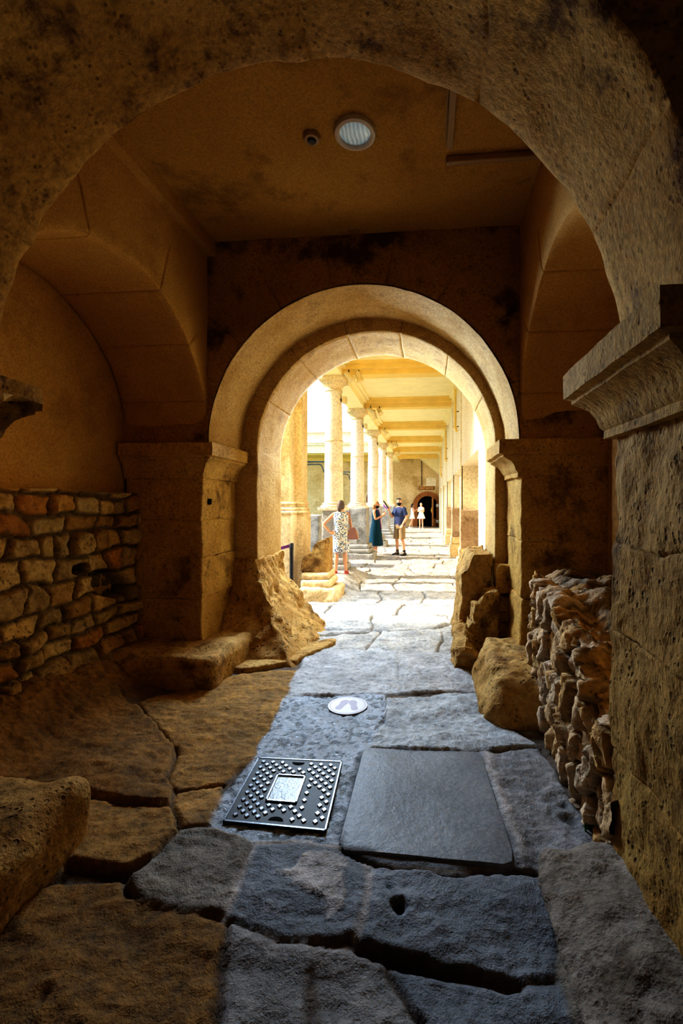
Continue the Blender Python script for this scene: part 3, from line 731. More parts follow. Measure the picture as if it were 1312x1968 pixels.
# ---- floor sticker
sx, sy = fl(668, 1357); sz = .005
t = thing('floor_sticker', 'round white floor sticker with two grey footprints near the doorway', 'sticker', (sx, sy, sz))
MB().lathe([(.001, -.004), (.155, -.004), (.157, .002), (.156, .003), (.001, .003)], 48, (sx, sy, sz)).build('disc', M['sticker'], t)
mb = MB(); n = 48
mb.add([(sx + r * math.cos(2 * PI * k / n), sy + r * math.sin(2 * PI * k / n), sz + .0036) for r in (.138, .143) for k in range(n)], [(k, (k + 1) % n, n + (k + 1) % n, n + k) for k in range(n)])
mb.build('ring_line', M['stickerprint'], t, None)
for s in (-1, 1):
    prof = [(0, -.085), (.022, -.08), (.03, -.06), (.027, -.03), (.026, .0), (.036, .035), (.038, .06), (.028, .085), (.008, .095), (-.016, .088), (-.028, .06), (-.028, .03), (-.022, 0), (-.024, -.03), (-.026, -.06), (-.018, -.08)]
    a = s * .30; mb = MB()
    mb.add([(sx + s * .045 + (p * s) * math.cos(a) - q * math.sin(a), sy + (p * s) * math.sin(a) + q * math.cos(a), sz + .0040) for p, q in prof], [tuple(range(len(prof)))])
    mb.build('footprint', M['stickerprint'], t, None)

# ---- ceiling fittings
def cl(u, v, z=4.17):
    d = (z - EYE) * F / (PY - v); r = (u - PX) / F * d
    return (r * cs - d * sn, r * sn + d * cs)
lx, ly = cl(682, 252)
t = thing('ceiling_light', 'round flush ceiling light with pale ring and bluish ribbed lens', 'ceiling light', (lx, ly, 4.17))
MB().lathe([(.105, -.002), (.108, -.03), (.12, -.036), (.138, -.03), (.142, -.012), (.142, .0)], 48, (lx, ly, 4.17)).build('rim', M['rim'], t)
MB().lathe([(.002, -.026), (.06, -.024), (.107, -.012), (.107, -.002), (.002, -.002)], 48, (lx, ly, 4.17)).build('lens', M['lens'], t)
sx, sy = cl(599, 262)
t = thing('smoke_detector', 'small round brown detector on the ceiling left of the light', 'smoke detector', (sx, sy, 4.17))
MB().lathe([(.03, -.03), (.05, -.028), (.06, -.012), (.06, 0), (.002, 0)], 32, (sx, sy, 4.17)).build('base', M['cream'], t)
MB().lathe([(.002, -.045), (.022, -.044), (.03, -.036), (.03, -.015), (.002, -.015)], 24, (sx, sy, 4.17)).build('sensor_cap', M['fixturedark'], t)
a = cl(862, 165); b = cl(862, 302); c = cl(1045, 285)
bx_, by_ = b; ex = .84
mb = MB(); mb.rbox(bx_ - .02, bx_ + .02, by_, 2.12, 4.13, 4.17, .008, .2); mb.rbox(bx_ - .02, ex, by_ - .02, by_ + .03, 4.12, 4.17, .01, .2)
mb.rbox(bx_ - .035, bx_ - .028, by_ - .03, 2.12, 4.16, 4.17, .003, .2)
tag(mb.build('cable_trunking', M['cream']), 'right-angled brown cable trunking on the ceiling near the right wall', 'trunking')

# ================================================================== OUTSIDE: COLONNADED WALK
CX, YC = -2.03, [9.8, 13.2, 17.1, 20.8, 24.6]; ZB, ZC = 4.34, 4.62; XW = .80; YE = 30.9
mb = MB(); mb.box(-2.3, XW + .3, 5.92, YE, ZC, ZC + .15)
struct('ceiling_walk', mb, M['yellowpale'], 'cream coffered ceiling of the colonnaded walk', 'ceiling')
mb = MB(); mb.box(-2.26, -1.80, 5.92, YE, ZB, ZC + .5); mb.box(-1.80, -1.72, 5.92, YE, ZC - .13, ZC); mb.box(-1.72, -1.64, 5.92, YE, ZC - .06, ZC)
mb.box(XW - .1, XW, 5.92, YE, ZC - .14, ZC); mb.box(XW - .17, XW - .1, 5.92, YE, ZC - .06, ZC)
struct('trim_6', mb, M['yellowpale'], 'long architrave and side mouldings of the walk ceiling', 'trim')
mb = MB()
for y in YC + [28.3]:
    mb.box(-1.80, XW - .1, y - .16, y + .16, ZB + .02, ZC); mb.box(-1.80, XW - .1, y - .26, y + .26, ZC - .15, ZC); mb.box(-1.80, XW - .1, y - .32, y + .32, ZC - .055, ZC)
struct('trim_7', mb, M['yellow'], 'ochre cross beams of the walk ceiling', 'trim')
# right-hand wall with rectangular openings
mb = MB(); ops = [(7.2, 10.6), (11.15, 14.0), (15.0, 18.3), (19.4, 22.6), (24.0, 27.0)]
y = 5.92; OT = 2.46
for a, b in ops: mb.box(XW, XW + .55, y, a, -.1, OT); y = b
mb.box(XW, XW + .55, y, YE, -.1, OT); mb.box(XW, XW + .55, 5.92, YE, OT, ZC + .5)
mb.box(XW + .55, XW + .75, 5.92, YE, -.1, OT + .3)
for a, b in ops: mb.box(XW - .03, XW + .02, b + .0, b + .22, 0, ZC)
struct('wall_walk', mb, M['creamwall'], 'cream right-hand wall of the walk with square openings', 'wall', smooth=None)
for i, y in enumerate((10.45, 13.85, 18.1)):
    lab = ('grey-brown squared stone stump on a ledge by the nearest right-hand opening', 'stone pier stump with moulded foot by the second right-hand opening', 'low stone stump by the third right-hand opening, farthest of three')[i]
    t = thing('stone_stump', lab, 'stone', (XW, y, 0), 0, 'stumps along the right wall')
    MB().rbox(XW - .06, XW + .34, y - .3, y + .05, .6, 1.46, .02, .04, .01, 5, 120 + i).build('block', M['stump'], t)
    MB().rbox(XW - .12, XW + .36, y - .42, y + .1, 0, .4, .03, .05, .01, 5, 130 + i).build('plinth', M['bath'], t)
    MB().rbox(XW - .09, XW + .35, y - .36, y + .08, .4, .61, .05, .04, .006, 5, 140 + i).build('foot_moulding', M['bath'], t)
# end wall
mb = MB(); mb.box(-2.4, 1.6, YE, YE + .4, -.1, 5.2); struct('wall_end', mb, M['bathwall'], 'tan stone wall closing the far end of the walk', 'wall')
mb = MB(); mb.prism([(-.55, ZC), (XW, ZC), (XW, 3.5)], 29.2, YE); struct('trim_8', mb, M['yellowpale'], 'sloping cream soffit panel at the far end', 'trim', smooth=None)
mb = MB(); mb.rbox(-.05, .62, YE - .02, YE + .1, 2.75, 3.3, .01, .2); struct('trim_9', mb, M['creamwall'], 'pale stone panel above the door sign', 'trim')
# door
DX, Rr, ZS = .03, .96, 1.40
t = thing('door_1', 'arched oak doorway with dark opening at the far end of the walk', 'door', (DX, YE, 0), kind='structure')
def arcring(mb, cx, zc, r0, r1, y0, y1, n=40, legs=True):
    th = np.linspace(0, PI, n); pts = [(cx + r1 * math.cos(a), zc + r1 * math.sin(a)) for a in th]; inn = [(cx + r0 * math.cos(a), zc + r0 * math.sin(a)) for a in th]
    if legs: pts = [(cx + r1, 0)] + pts + [(cx - r1, 0)]; inn = [(cx + r0, 0)] + inn + [(cx - r0, 0)]
    n = len(pts); v = [(a, y, b) for y in (y0, y1) for a, b in pts] + [(a, y, b) for y in (y0, y1) for a, b in inn]
    f = []
    for k in range(n - 1):
        f += [(k, k + 1, 2 * n + k + 1, 2 * n + k), (n + k, n + k + 1, 3 * n + k + 1, 3 * n + k), (k, k + 1, n + k + 1, n + k), (2 * n + k, 2 * n + k + 1, 3 * n + k + 1, 3 * n + k)]
    mb.add(v, f)
mb = MB(); arcring(mb, DX, ZS, .72, Rr, YE - .14, YE + .05); arcring(mb, DX, ZS, .66, .73, YE - .20, YE + .05); arcring(mb, DX, ZS, Rr - .04, Rr + .02, YE - .17, YE + .05)
for a in (.9, PI / 2, PI - .9):
    x, z = DX + .84 * math.cos(a), ZS + .84 * math.sin(a); mb.tube([(x - .1 * math.cos(a), YE - .15, z - .1 * math.sin(a)), (x + .1 * math.cos(a), YE - .15, z + .1 * math.sin(a))], .022, 6)
mb.box(DX + .66, DX + Rr, YE - .16, YE - .1, ZS - .05, ZS + .05); mb.box(DX + .66, DX + Rr, YE - .16, YE - .1, 0, .45)
mb.build('frame', M['wood'], t, 30)
mb = MB(); mb.prism([(DX + .66 * math.cos(a), ZS + .66 * math.sin(a)) for a in np.linspace(0, PI, 30)] + [(DX - .66, 0), (DX + .66, 0)], YE - .03, YE - .01)
mb.build('opening', M['black'], t, None)
mb = MB(); mb.box(DX + .30, DX + .40, YE - .6, YE - .05, .02, 1.95); mb.box(DX + .40, DX + .66, YE - .08, YE - .05, 0.02, .55); mb.box(DX + .60, DX + .66, YE - .08, YE - .05, .02, 1.6)
leaf = mb.build('leaf', M['woodlight'], t, None)
mb = MB(); mb.rbox(DX + .26, DX + .31, YE - .64, YE - .58, .95, 1.3, .015, .05); mb.rbox(DX + .2, DX + .34, YE - .68, YE - .63, 1.08, 1.13, .02, .05); mb.build('handle', M['brass'], leaf)
MB().rbox(DX + .76, DX + .92, YE - .165, YE - .12, .5, 1.28, .01, .2).build('pane', M['glassgrey'], t)
for z, x, lab in ((1.42, .58, 'white paper notice on the oak door frame, upper one'), (.36, .58, 'white paper notice on the oak door frame, lower one')):
    tag(MB().rbox(DX + x, DX + x + .17, YE - .22, YE - .21, z - .09, z + .1, .003, .2).build('paper_notice', M['paper']), lab, 'notice', 'notices on the door')
# sign
SX, SZ = -.02, 2.60
t = thing('door_sign', 'brown board sign with gilt lettering above the arched oak door', 'sign', (SX, YE - .03, SZ))
MB().rbox(SX - .53, SX + .53, YE - .05, YE + .02, SZ - .11, SZ + .11, .008, .3).build('board', M['signwood'], t)
cu = bpy.data.curves.new('lettering', 'FONT'); cu.body = 'EAST BATHS'; cu.size = .165; cu.align_x = 'CENTER'; cu.align_y = 'CENTER'; cu.extrude = .006; cu.offset = .003
to = bpy.data.objects.new('lettering', cu); COL.objects.link(to); to.rotation_euler = (PI / 2, 0, 0)
dg = bpy.context.evaluated_depsgraph_get(); dg.update()
tm = bpy.data.meshes.new_from_object(to.evaluated_get(dg)); bpy.data.objects.remove(to)
lo = bpy.data.objects.new('lettering', tm); COL.objects.link(lo); tm.materials.clear(); tm.materials.append(M['gold']); lo.parent = t; lo.rotation_euler = (PI / 2, 0, 0); lo.location = (0, -.03, 0)
# pipes
for i, (x, y, zb, lab, ax) in enumerate(((XW - .09, 11.6, 3.42, 'slim ochre downpipe on the right wall, nearest one', 1), (XW - .09, 17.6, 3.2, 'slim ochre downpipe on the right wall, second from the doorway', 1), (XW - .09, 23.6, 2.95, 'slim ochre downpipe on the right wall, farthest one', 1), (-.35, YE - .06, 2.75, 'thin dark pipe running down the end wall to the door sign', 0))):
    t = thing('downpipe', lab, 'pipe', (x, y, zb))
    pts = [(x, y, ZC), (x, y, zb + .12)] + ([(x + .02, y - .02, zb + .04), (x + .04, y - .05, zb)] if ax else [(x, y, zb)])
    r = .035 if ax else .025
    MB().tube(pts, r, 10).build('pipe', M['yellow'] if ax else M['fixturedark'], t)
    for zz in ((zb + .5, zb + .12) if ax else (3.8, 3.3)):
        MB().tube([(x, y, zz - .02), (x, y, zz + .02)], r + .015, 10).build('collar', M['yellow'] if ax else M['fixturedark'], t)
        MB().box(x - .01, x + (.085 if ax else .01), y - .01, y + (.01 if ax else .06), zz - .012, zz + .012).build('bracket', M['fixturedark'], t)
# columns
def column(y, lab, ped=True, seed=0, w=.30, D=.32):
    t = thing('column', lab, 'column', (CX, y, 0), 0, 'columns along the walk')
    zb = 1.45
    pr = [(.205, 1.60)]
    for k in range(1, 13):
        f = k / 12; pr.append((.205 - .03 * f ** 1.4, 1.60 + (4.06 - 1.60) * f))
    mb = MB(); mb.lathe(pr, 40, (CX, y, 0)); mb.build('shaft', M['column'], t, 60)
    MB().lathe([(.209, 2.95), (.2095, 2.962), (.206, 2.972)], 40, (CX, y, 0)).build('joint_band', M['bath'], t, 60)
    MB().lathe([(.27, zb + .06), (.285, zb + .08), (.285, zb + .1), (.265, zb + .115), (.24, zb + .125), (.235, zb + .14), (.25, zb + .15), (.25, zb + .16), (.205, zb + .175)], 40, (CX, y, 0)).build('base', M['column'], t, 60)
    MB().rbox(CX - .29, CX + .29, y - .29, y + .29, zb, zb + .065, .008, .2, .003, 5, seed).build('base_slab', M['column'], t)
    MB().lathe([(.175, 4.03), (.195, 4.04), (.195, 4.06), (.178, 4.07), (.178, 4.11), (.19, 4.13), (.225, 4.17), (.262, 4.215), (.265, 4.24)], 40, (CX, y, 0)).build('capital', M['bath'], t, 60)
    MB().rbox(CX - .275, CX + .275, y - .275, y + .275, 4.235, ZB + .01, .012, .2).build('abacus', M['bath'], t)
    MB().rbox(CX - w, CX + w, y - D, y + D, .42, zb + .004, .02, .05, .012, 5, seed + 1).build('pedestal', M['greystone'], t)
    mb = MB(); mb.rbox(CX - w - .06, CX + w + .08, y - D - .08, y + D + .08, .30, .43, .05, .05, .01, 5, seed + 2); mb.rbox(CX - w - .10, CX + w + .12, y - D - .12, y + D + .12, .17, .30, .05, .05, .01, 5, seed + 3)
    mb.build('pedestal_moulding', M['greystone'], t)
    MB().rbox(CX - w - .2, CX + w + .22, y - D - .2, y + D + .2, -.1, .18, .03, .06, .015, 4, seed + 4).build('plinth', M['greystone'], t)
labs = ['nearest pale round column of the walk, behind the woman in the floral dress', 'second pale round column from the doorway, on a grey moulded pedestal', 'third pale round column from the doorway', 'fourth pale round column from the doorway', 'fifth and farthest pale round column of the walk']
for i, y in enumerate(YC): column(y, labs[i], True, 200 + 10 * i, .22 if i == 0 else .31, .2 if i == 0 else .32)
# clustered pilaster at the near left end
t = thing('pilaster', 'tan clustered stone pilaster just outside the doorway on the left', 'pilaster', (-2.7, 7.8, 0))
mb = MB(); mb.rbox(-3.2, -2.30, 7.45, 7.8, 1.62, ZC, .01, .3); mb.rbox(-3.2, -2.19, 7.78, 8.2, 1.62, ZC, .01, .3); mb.build('shaft', M['bath'], t)
mb = MB()
for z0, z1, o in ((1.42, 1.48, .06), (1.48, 1.54, .045), (1.54, 1.59, .02), (1.58, 1.63, .03)):
    mb.rbox(-3.2, -2.30 + o, 7.45 - o, 7.8, z0, z1, .02, .1); mb.rbox(-3.2, -2.19 + o, 7.78 - o, 8.2, z0, z1, .02, .1)
mb.build('base_moulding', M['bath'], t)
mb = MB(); mb.rbox(-3.2, -2.25, 7.40, 7.8, -.1, 1.43, .015, .1, .006, 4, 2); mb.rbox(-3.2, -2.14, 7.74, 8.25, -.1, 1.43, .015, .1, .006, 4, 3); mb.build('pedestal', M['bath'], t)
# broken pedestal fragment
t = thing('broken_pedestal', 'broken brown block on a moulded stone foot, beside the rope post', 'stone', (-1.9, 7.5, 0))
def chop(V):
    k = (V[:, 2] - .45) / .6; V[:, 2] = np.minimum(V[:, 2], 1.02 - .42 * sstep(-1.68 - V[:, 0], 0, .5) + .03 * np.sin(V[:, 0] * 30)); return V
MB().rbox(-2.10, -1.66, 7.44, 7.95, .44, 1.28, .04, .025, .012, 7, 300, deform=chop).build('block', M['eroded'], t)
mb = MB(); mb.rbox(-2.1, -1.62, 7.40, 8.0, .33, .45, .05, .03, .01, 6, 303); mb.rbox(-2.1, -1.57, 7.36, 8.0, .2, .34, .06, .03, .012, 6, 304); mb.build('foot_moulding', M['bath'], t)
MB().rbox(-2.12, -1.46, 7.30, 8.05, -.1, .21, .06, .03, .025, 5, 306).build('plinth', M['bath'], t)
# low grey block behind
tag(MB().rbox(-3.6, -2.70, 11.2, 11.8, -.4, 1.3, .02, .1, .008, 4, 310).build('parapet_block', M['greystone']), 'low blue-grey stone parapet between pilaster and nearest column', 'parapet')
# stanchion
px_, py_ = fl(560, 1161)
t = thing('rope_post', 'black rope post with round base and purple belt outside the left jamb', 'barrier post', (px_, py_, 0))
MB().lathe([(.002, 0), (.165, 0), (.17, .012), (.155, .028), (.06, .04), (.035, .05), (.002, .05)], 40, (px_, py_, 0.01)).build('base', M['matblack'], t)
MB().lathe([(.031, .04), (.031, .86), (.034, .862), (.034, .965), (.028, .975), (.002, .975)], 24, (px_, py_, 0)).build('pole', M['matblack'], t)
mb = MB(); e = (px_ - 1.1, py_ - .35, .80); P = np.zeros((9, 2, 3))
for k in range(9):
    s = k / 8; P[k, :, 0] = px_ - .03 + (e[0] - px_) * s; P[k, :, 1] = py_ + (e[1] - py_) * s; zz = .93 - .13 * s - .10 * s * (1 - s) * 2; P[k, 0, 2] = zz - .025; P[k, 1, 2] = zz + .025
mb.grid(P); mb.build('belt', M['belt'], t, fixn=False)
# iron lamp brackets on the columns
for i, y in enumerate(YC[:2]):
    x0 = CX - .19; t = thing('lamp_bracket', ('dark iron torch bracket projecting left from the nearest column', 'dark iron torch bracket projecting left from the second column')[i], 'lamp', (x0, y, 2.45), 0, 'iron torch brackets')
    MB().tube([(x0 - .004, y, 2.52), (x0 - .62, y, 2.52)], .014, 8).build('arm', M['steelblue'], t)
    MB().tube([(x0 - .01, y - .02, 2.28)] + [(x0 - .05 - .09 * (1 - math.cos(a)), y - .02, 2.36 + .10 * math.sin(a)) for a in np.linspace(0, PI / 2, 8)] + [(x0 - .6, y - .02, 2.46)], .012, 8).build('brace', M['steelblue'], t)
    MB().lathe([(.01, -.12), (.05, -.05), (.10, .06), (.11, .07), (.09, .07), (.01, .03)], 20, (x0 - .62, y, 2.60)).build('bowl', M['steelblue'], t)
# spotlights under the architrave
def spot(loc, rz, tilt, lab):
    t = thing('spotlight', lab, 'spotlight', loc, rz, 'spotlights under the walk ceiling')
    MB().tube([(0, 0, .13), (0, 0, .0)], .014, 8).build('stem', M['fixturedark'], t, local=True)
    d = Vector((math.cos(tilt), 0, -math.sin(tilt)))
    MB().tube([d * -.11, d * -.08, d * .06, d * .12, d * .125], [.03, .055, .06, .085, .07], 16).build('lamp_head', M['fixture'], t, local=True)
    MB().tube([d * .118, d * .122], .07, 16).build('lens', M['paper'], t, local=True)
    return t
sp = [(-1.62, 9.35, .3, .8, 'cream spotlight nearest the doorway under the first beam'), (-1.42, 9.40, .5, 1.2, 'cream spotlight right beside the nearest one under the first beam'),
      (-1.60, 12.9, .2, .6, 'left spotlight of the cluster at the second beam'), (-1.36, 13.0, -.4, .9, 'right spotlight of the cluster at the second beam'), (-1.48, 12.75, .9, 1.3, 'lowest spotlight of the cluster at the second beam'),
      (-1.55, 16.8, .2, .9, 'lone spotlight at the third beam'), (-1.58, 20.5, .1, .7, 'left spotlight of the pair at the fourth beam'), (-1.38, 20.5, .4, 1.1, 'right spotlight of the pair at the fourth beam'), (-1.5, 24.3, .2, 1., 'farthest spotlight, at the fifth beam')]
for x, y, rz, tl, lab in sp: spot((x, y, ZB - .08 - (.16 if 'lowest' in lab else 0)), rz - .4, tl, lab)
for i, y in enumerate(YC[:4]):
    t = thing('box_light', 'small cream box light fixed high on the %s column' % ('nearest', 'second', 'third', 'fourth')[i], 'light', (CX + .2, y - .05, 3.85), 0, 'box lights on the columns')
    MB().rbox(CX + .2, CX + .30, y - .12, y + .02, 3.78, 3.92, .015, .1).build('housing', M['fixture'], t)
    MB().rbox(CX + .16, CX + .21, y - .08, y - .02, 3.82, 3.88, .005, .1).build('bracket', M['fixturedark'], t)
# ---- far range across the pool
mb = MB(); mb.box(-26, -2.4, 31.3, 31.8, -1.5, 4.8); struct('wall_far', mb, M['bathwall'], 'tan stone wall beyond the pool', 'wall')
mb = MB(); mb.box(-26, -2.3, 28.6, 31.8, 4.8, 5.3); mb.box(-26, -2.25, 28.45, 31.8, 5.3, 5.42); mb.box(-26, -2.2, 28.35, 31.8, 5.42, 5.5)
struct('trim_10', mb, M['creamwall'], 'pale fascia and cornice of the far range', 'trim', smooth=None)
mb = MB(); mb.box(-26, -2.3, 29, 31.3, 4.72, 4.8); mb.box(-26, -2.3, 30.9, 31.3, 4.45, 4.72); struct('ceiling_far', mb, M['yellow'], 'ochre soffit under the far range', 'ceiling', smooth=None)
mb = MB(); arcring(mb, -3.55, 1.9, .62, .78, 31.15, 31.35, 30); struct('trim_11', mb, M['bath'], 'pale stone arch on the far wall', 'trim')
mb = MB(); mb.prism([(-3.55 + .6 * math.cos(a), 1.9 + .6 * math.sin(a)) for a in np.linspace(0, PI, 24)] + [(-4.15, 0), (-2.95, 0)], 31.24, 31.3); struct('window_1', mb, M['wood'], 'shadowed arched recess in the far wall', 'window', smooth=None)
tag(MB().box(-30, -4, 46, 56, -1.5, 8.8).box(-30, -4, 45.6, 56, 8.8, 9.2).build('stone_building', M['creamwall'], smooth=None), 'pale building behind the cornice across the pool', 'building')
mb = MB(); mb.box(-26, -4.2, 2, 31, -1.6, -1.3); tag(mb.build('pool_water', M['water']), 'green water of the bathing pool', 'water', None, 'structure')
mb = MB(); mb.box(-4.3, -4.15, 2, 31, -1.6, .0); struct('trim_12', mb, M['greystone'], 'pool edge of the walk', 'trim')
mb = MB(); mb.box(-60, 60, -60, 120, -1.9, -1.7); struct('ground', mb, M['greystone'], 'ground beyond the baths', 'ground')

# ================================================================== PEOPLE
def skin(nodes, edges, root, sub=2):
    names = list(nodes); ix = {n: i for i, n in enumerate(names)}
    me = bpy.data.meshes.new('tmp'); me.from_pydata([nodes[n][0] for n in names], [(ix[a], ix[b]) for a, b in edges], [])
    o = bpy.data.objects.new('tmp', me); COL.objects.link(o)
    o.modifiers.new('s', 'SKIN')
    if not me.skin_vertices: me.attributes.update()
    for i, n in enumerate(names):
        r = nodes[n][1]; sv = me.skin_vertices[0].data[i]; sv.radius = (r, r) if not hasattr(r, '__len__') else r; sv.use_root = n == root
    sb = o.modifiers.new('u', 'SUBSURF'); sb.levels = sub; sb.render_levels = sub
    dg = bpy.context.evaluated_depsgraph_get(); dg.update(); ev = o.evaluated_get(dg); m = ev.to_mesh()
    v = np.array([tuple(q.co) for q in m.vertices]); f = [tuple(p.vertices) for p in m.polygons]
    ev.to_mesh_clear(); bpy.data.objects.remove(o); bpy.data.meshes.remove(me)
    return v, f
def head_mesh(c, yaw=0, tilt=0, s=1., shell=0., cut=None):
    n, m = 28, 22; V = []
    for i in range(m + 1):
        ph = PI * i / m
        for k in range(n):
            th = 2 * PI * k / n
            x, y, z = math.sin(ph) * math.cos(th), math.sin(ph) * math.sin(th), math.cos(ph)
            X, Y, Z = x * .074, y * .095, z * .116
            if z < 0: X *= 1 - .28 * z * z; Y *= 1 - .12 * z * z * (1 if y > 0 else 2.2)
            if y > .3 and not shell:
                g = lambda a, b, w, h: math.exp(-((X - a) / w) ** 2 - ((Z - b) / h) ** 2)
                Y += .024 * g(0, -.022, .012, .02) - .010 * (g(.03, .008, .014, .01) + g(-.03, .008, .014, .01)) + .006 * g(0, .03, .05, .012) - .004 * g(0, -.062, .02, .004) + .006 * g(0, -.07, .018, .006) + .008 * g(0, -.1, .025, .02)
            if abs(x) > .85 and not shell: X += math.copysign(.014 * math.exp(-((Y + .012) / .016) ** 2 - ((Z + .01) / .03) ** 2), x)
            V.append((X * (1 + shell), Y * (1 + shell), Z * (1 + shell)))
    F_ = [(i * n + k, i * n + (k + 1) % n, (i + 1) * n + (k + 1) % n, (i + 1) * n + k) for i in range(m) for k in range(n)]
    if cut: F_ = [q for q in F_ if cut(*[sum(V[i][a] for i in q) / 4 for a in range(3)])]
    R = Matrix.Rotation(yaw, 3, 'Z') @ Matrix.Rotation(tilt, 3, 'X'); c = Vector(c)
    return [tuple(R @ Vector(p) * s + c) for p in V], F_
def hand(mb, w, d, nrm, curl=.5, s=1.):
    w = Vector(w); d = Vector(d).normalized(); nrm = Vector(nrm); side = d.cross(nrm).normalized(); nrm = side.cross(d).normalized()
    pts = []
    mb.rings([[tuple(w + d * t * s + (side * math.cos(a) * rx + nrm * math.sin(a) * ry) * s) for a in np.linspace(0, 2 * PI, 13)[:-1]] for t, rx, ry in ((-.01, .022, .018), (.02, .032, .017), (.05, .040, .016), (.085, .041, .013), (.095, .034, .008))])
    for i, (o, L) in enumerate(((-.030, .062), (-.010, .074), (.011, .069), (.030, .052))):
        p = w + (d * .085 + side * o) * s; q = [p]
        ang = 0
        for k in range(3):
            ang += curl * (.5 + .25 * k); p = p + (d * math.cos(ang) + nrm * math.sin(ang)) * L * s * (.42, .33, .25)[k]; q.append(p)
        mb.tube(q, [.0085 * s, .0085 * s, .0075 * s, .005 * s], 7)
    p = w + (d * .025 - side * .03) * s
    mb.tube([p, p + (d * .025 - side * .025 + nrm * .008) * s, p + (d * .055 - side * .03 + nrm * .02) * s, p + (d * .075 - side * .025 + nrm * .03) * s], [.012 * s, .0105 * s, .009 * s, .006 * s], 7)
def loft(rings, n=30, pw=2.3):
    out = []
    for z, cx, cy, rx, ry in rings:
        r = []
        for k in range(n):
            a = 2 * PI * k / n; c, s_ = math.cos(a), math.sin(a)
            r.append((cx + rx * math.copysign(abs(c) ** (2 / pw), c), cy + ry * math.copysign(abs(s_) ** (2 / pw), s_), z))
        out.append(r)
    mb = MB(); mb.rings(out); return mb
def dense(rings, n=5):
    out = []
    for a, b in zip(rings[:-1], rings[1:]):
        for k in range(n): out.append(tuple(a[i] + (b[i] - a[i]) * k / n for i in range(5)))
    return out + [rings[-1]]
def folds(mb, z0, z1, amp, k=9, ph=0):
    v = mb.v[0]; a = np.arctan2(v[:, 1], v[:, 0]); w = sstep(z0 - v[:, 2], 0, z0 - z1) * amp * np.sin(a * k + ph + v[:, 2] * 3)
    v[:, 0] *= 1 + w; v[:, 1] *= 1 + w; return mb
def person(label, px, py, pz, rz, H, pose, group=None):
    """pose: dict of joints for a 1.72 m figure facing +Y"""
    t = thing('person', label, 'person', (px, py, pz), rz, group); s = H / 1.72; t.scale = (s, s, s)
    p = dict(el_l=(-.22, .0, 1.13), wr_l=(-.21, .05, .88), el_r=(.22, .0, 1.13), wr_r=(.21, .05, .88), kn_l=(-.09, .02, .50), an_l=(-.10, -.03, .09), kn_r=(.09, .02, .50), an_r=(.10, -.03, .09), hyaw=0, htilt=0, sh=.165, toe=(0, .14), hd_l=None, hd_r=None, wd=1.)
    p.update(pose); W = p['wd']
    N = {'pelvis': ((0, 0, .95), (.125 * W, .10)), 'waist': ((0, 0, 1.10), (.112 * W, .088)), 'chest': ((0, .005, 1.28), (.132 * W, .098)), 'nb': ((0, -.01, 1.425), (.075, .062)), 'neck': ((0, .0, 1.50), .048), 'top': ((0, .008, 1.56), .045)}
    E = [('pelvis', 'waist'), ('waist', 'chest'), ('chest', 'nb'), ('nb', 'neck'), ('neck', 'top')]
    for sd, sx in (('l', -1), ('r', 1)):
        sh = Vector((sx * p['sh'], -.005, 1.40)); el = Vector(p['el_' + sd]); wr = Vector(p['wr_' + sd])
        N['sh' + sd] = (tuple(sh), .052); N['ua' + sd] = (tuple(sh.lerp(el, .45)), .045); N['el' + sd] = (tuple(el), .037); N['fa' + sd] = (tuple(el.lerp(wr, .35)), .038); N['wr' + sd] = (tuple(wr), .024)
        hp = Vector((sx * .085, 0, .90)); kn = Vector(p['kn_' + sd]); an = Vector(p['an_' + sd]); tx, ty = p['toe']
        N['hp' + sd] = (tuple(hp), .09); N['th' + sd] = (tuple(hp.lerp(kn, .5)), .075); N['kn' + sd] = (tuple(kn), .052); N['cf' + sd] = (tuple(kn.lerp(an, .32) + Vector((0, -.015, 0))), .055); N['an' + sd] = (tuple(an), .034)
        N['ft' + sd] = ((an.x + sx * .012 + tx * .5, an.y + ty * .55, .045), .034); N['to' + sd] = ((an.x + sx * .02 + tx, an.y + ty, .03), .026)
        E += [('nb', 'sh' + sd), ('sh' + sd, 'ua' + sd), ('ua' + sd, 'el' + sd), ('el' + sd, 'fa' + sd), ('fa' + sd, 'wr' + sd), ('pelvis', 'hp' + sd), ('hp' + sd, 'th' + sd), ('th' + sd, 'kn' + sd), ('kn' + sd, 'cf' + sd), ('cf' + sd, 'an' + sd), ('an' + sd, 'ft' + sd), ('ft' + sd, 'to' + sd)]
    mb = MB(); mb.add(*skin(N, E, 'pelvis'))
    hc = (0, .018, 1.60); mb.add(*head_mesh(hc, p['hyaw'], p['htilt']))
    for sd in 'lr':
        d = p['hd_' + sd] or (tuple(Vector(p['wr_' + sd]) - Vector(p['el_' + sd])),) + ((0, 1, .2),)
        hand(mb, p['wr_' + sd], d[0], d[1], .6)
    mb.build('body', M['skin'], t, 60, local=True)
    R = Matrix.Rotation(p['hyaw'], 3, 'Z') @ Matrix.Rotation(p['htilt'], 3, 'X')
    for sx in (-1, 1):
        mb = MB(); e = R @ Vector((sx * .031, .083, .010)) + Vector(hc); mb.lathe([(.001, -.008), (.009, -.004), (.009, .004), (.001, .008)], 8, tuple(e)); mb.build('eye', M['eye'], t, local=True)
    return t, hc, R
def hair(t, hc, R, mat, cut, extra=None, shell=.10):
    V, f = head_mesh((0, 0, 0), shell=shell, cut=cut); mb = MB(); mb.add([tuple(R @ Vector(q) + Vector(hc)) for q in V], f)
    if extra:
        for pts, rad in extra: mb.tube([tuple(R @ Vector(q) + Vector(hc)) for q in pts], rad, 12)
    mb.build('hair', mat, t, 80, local=True)
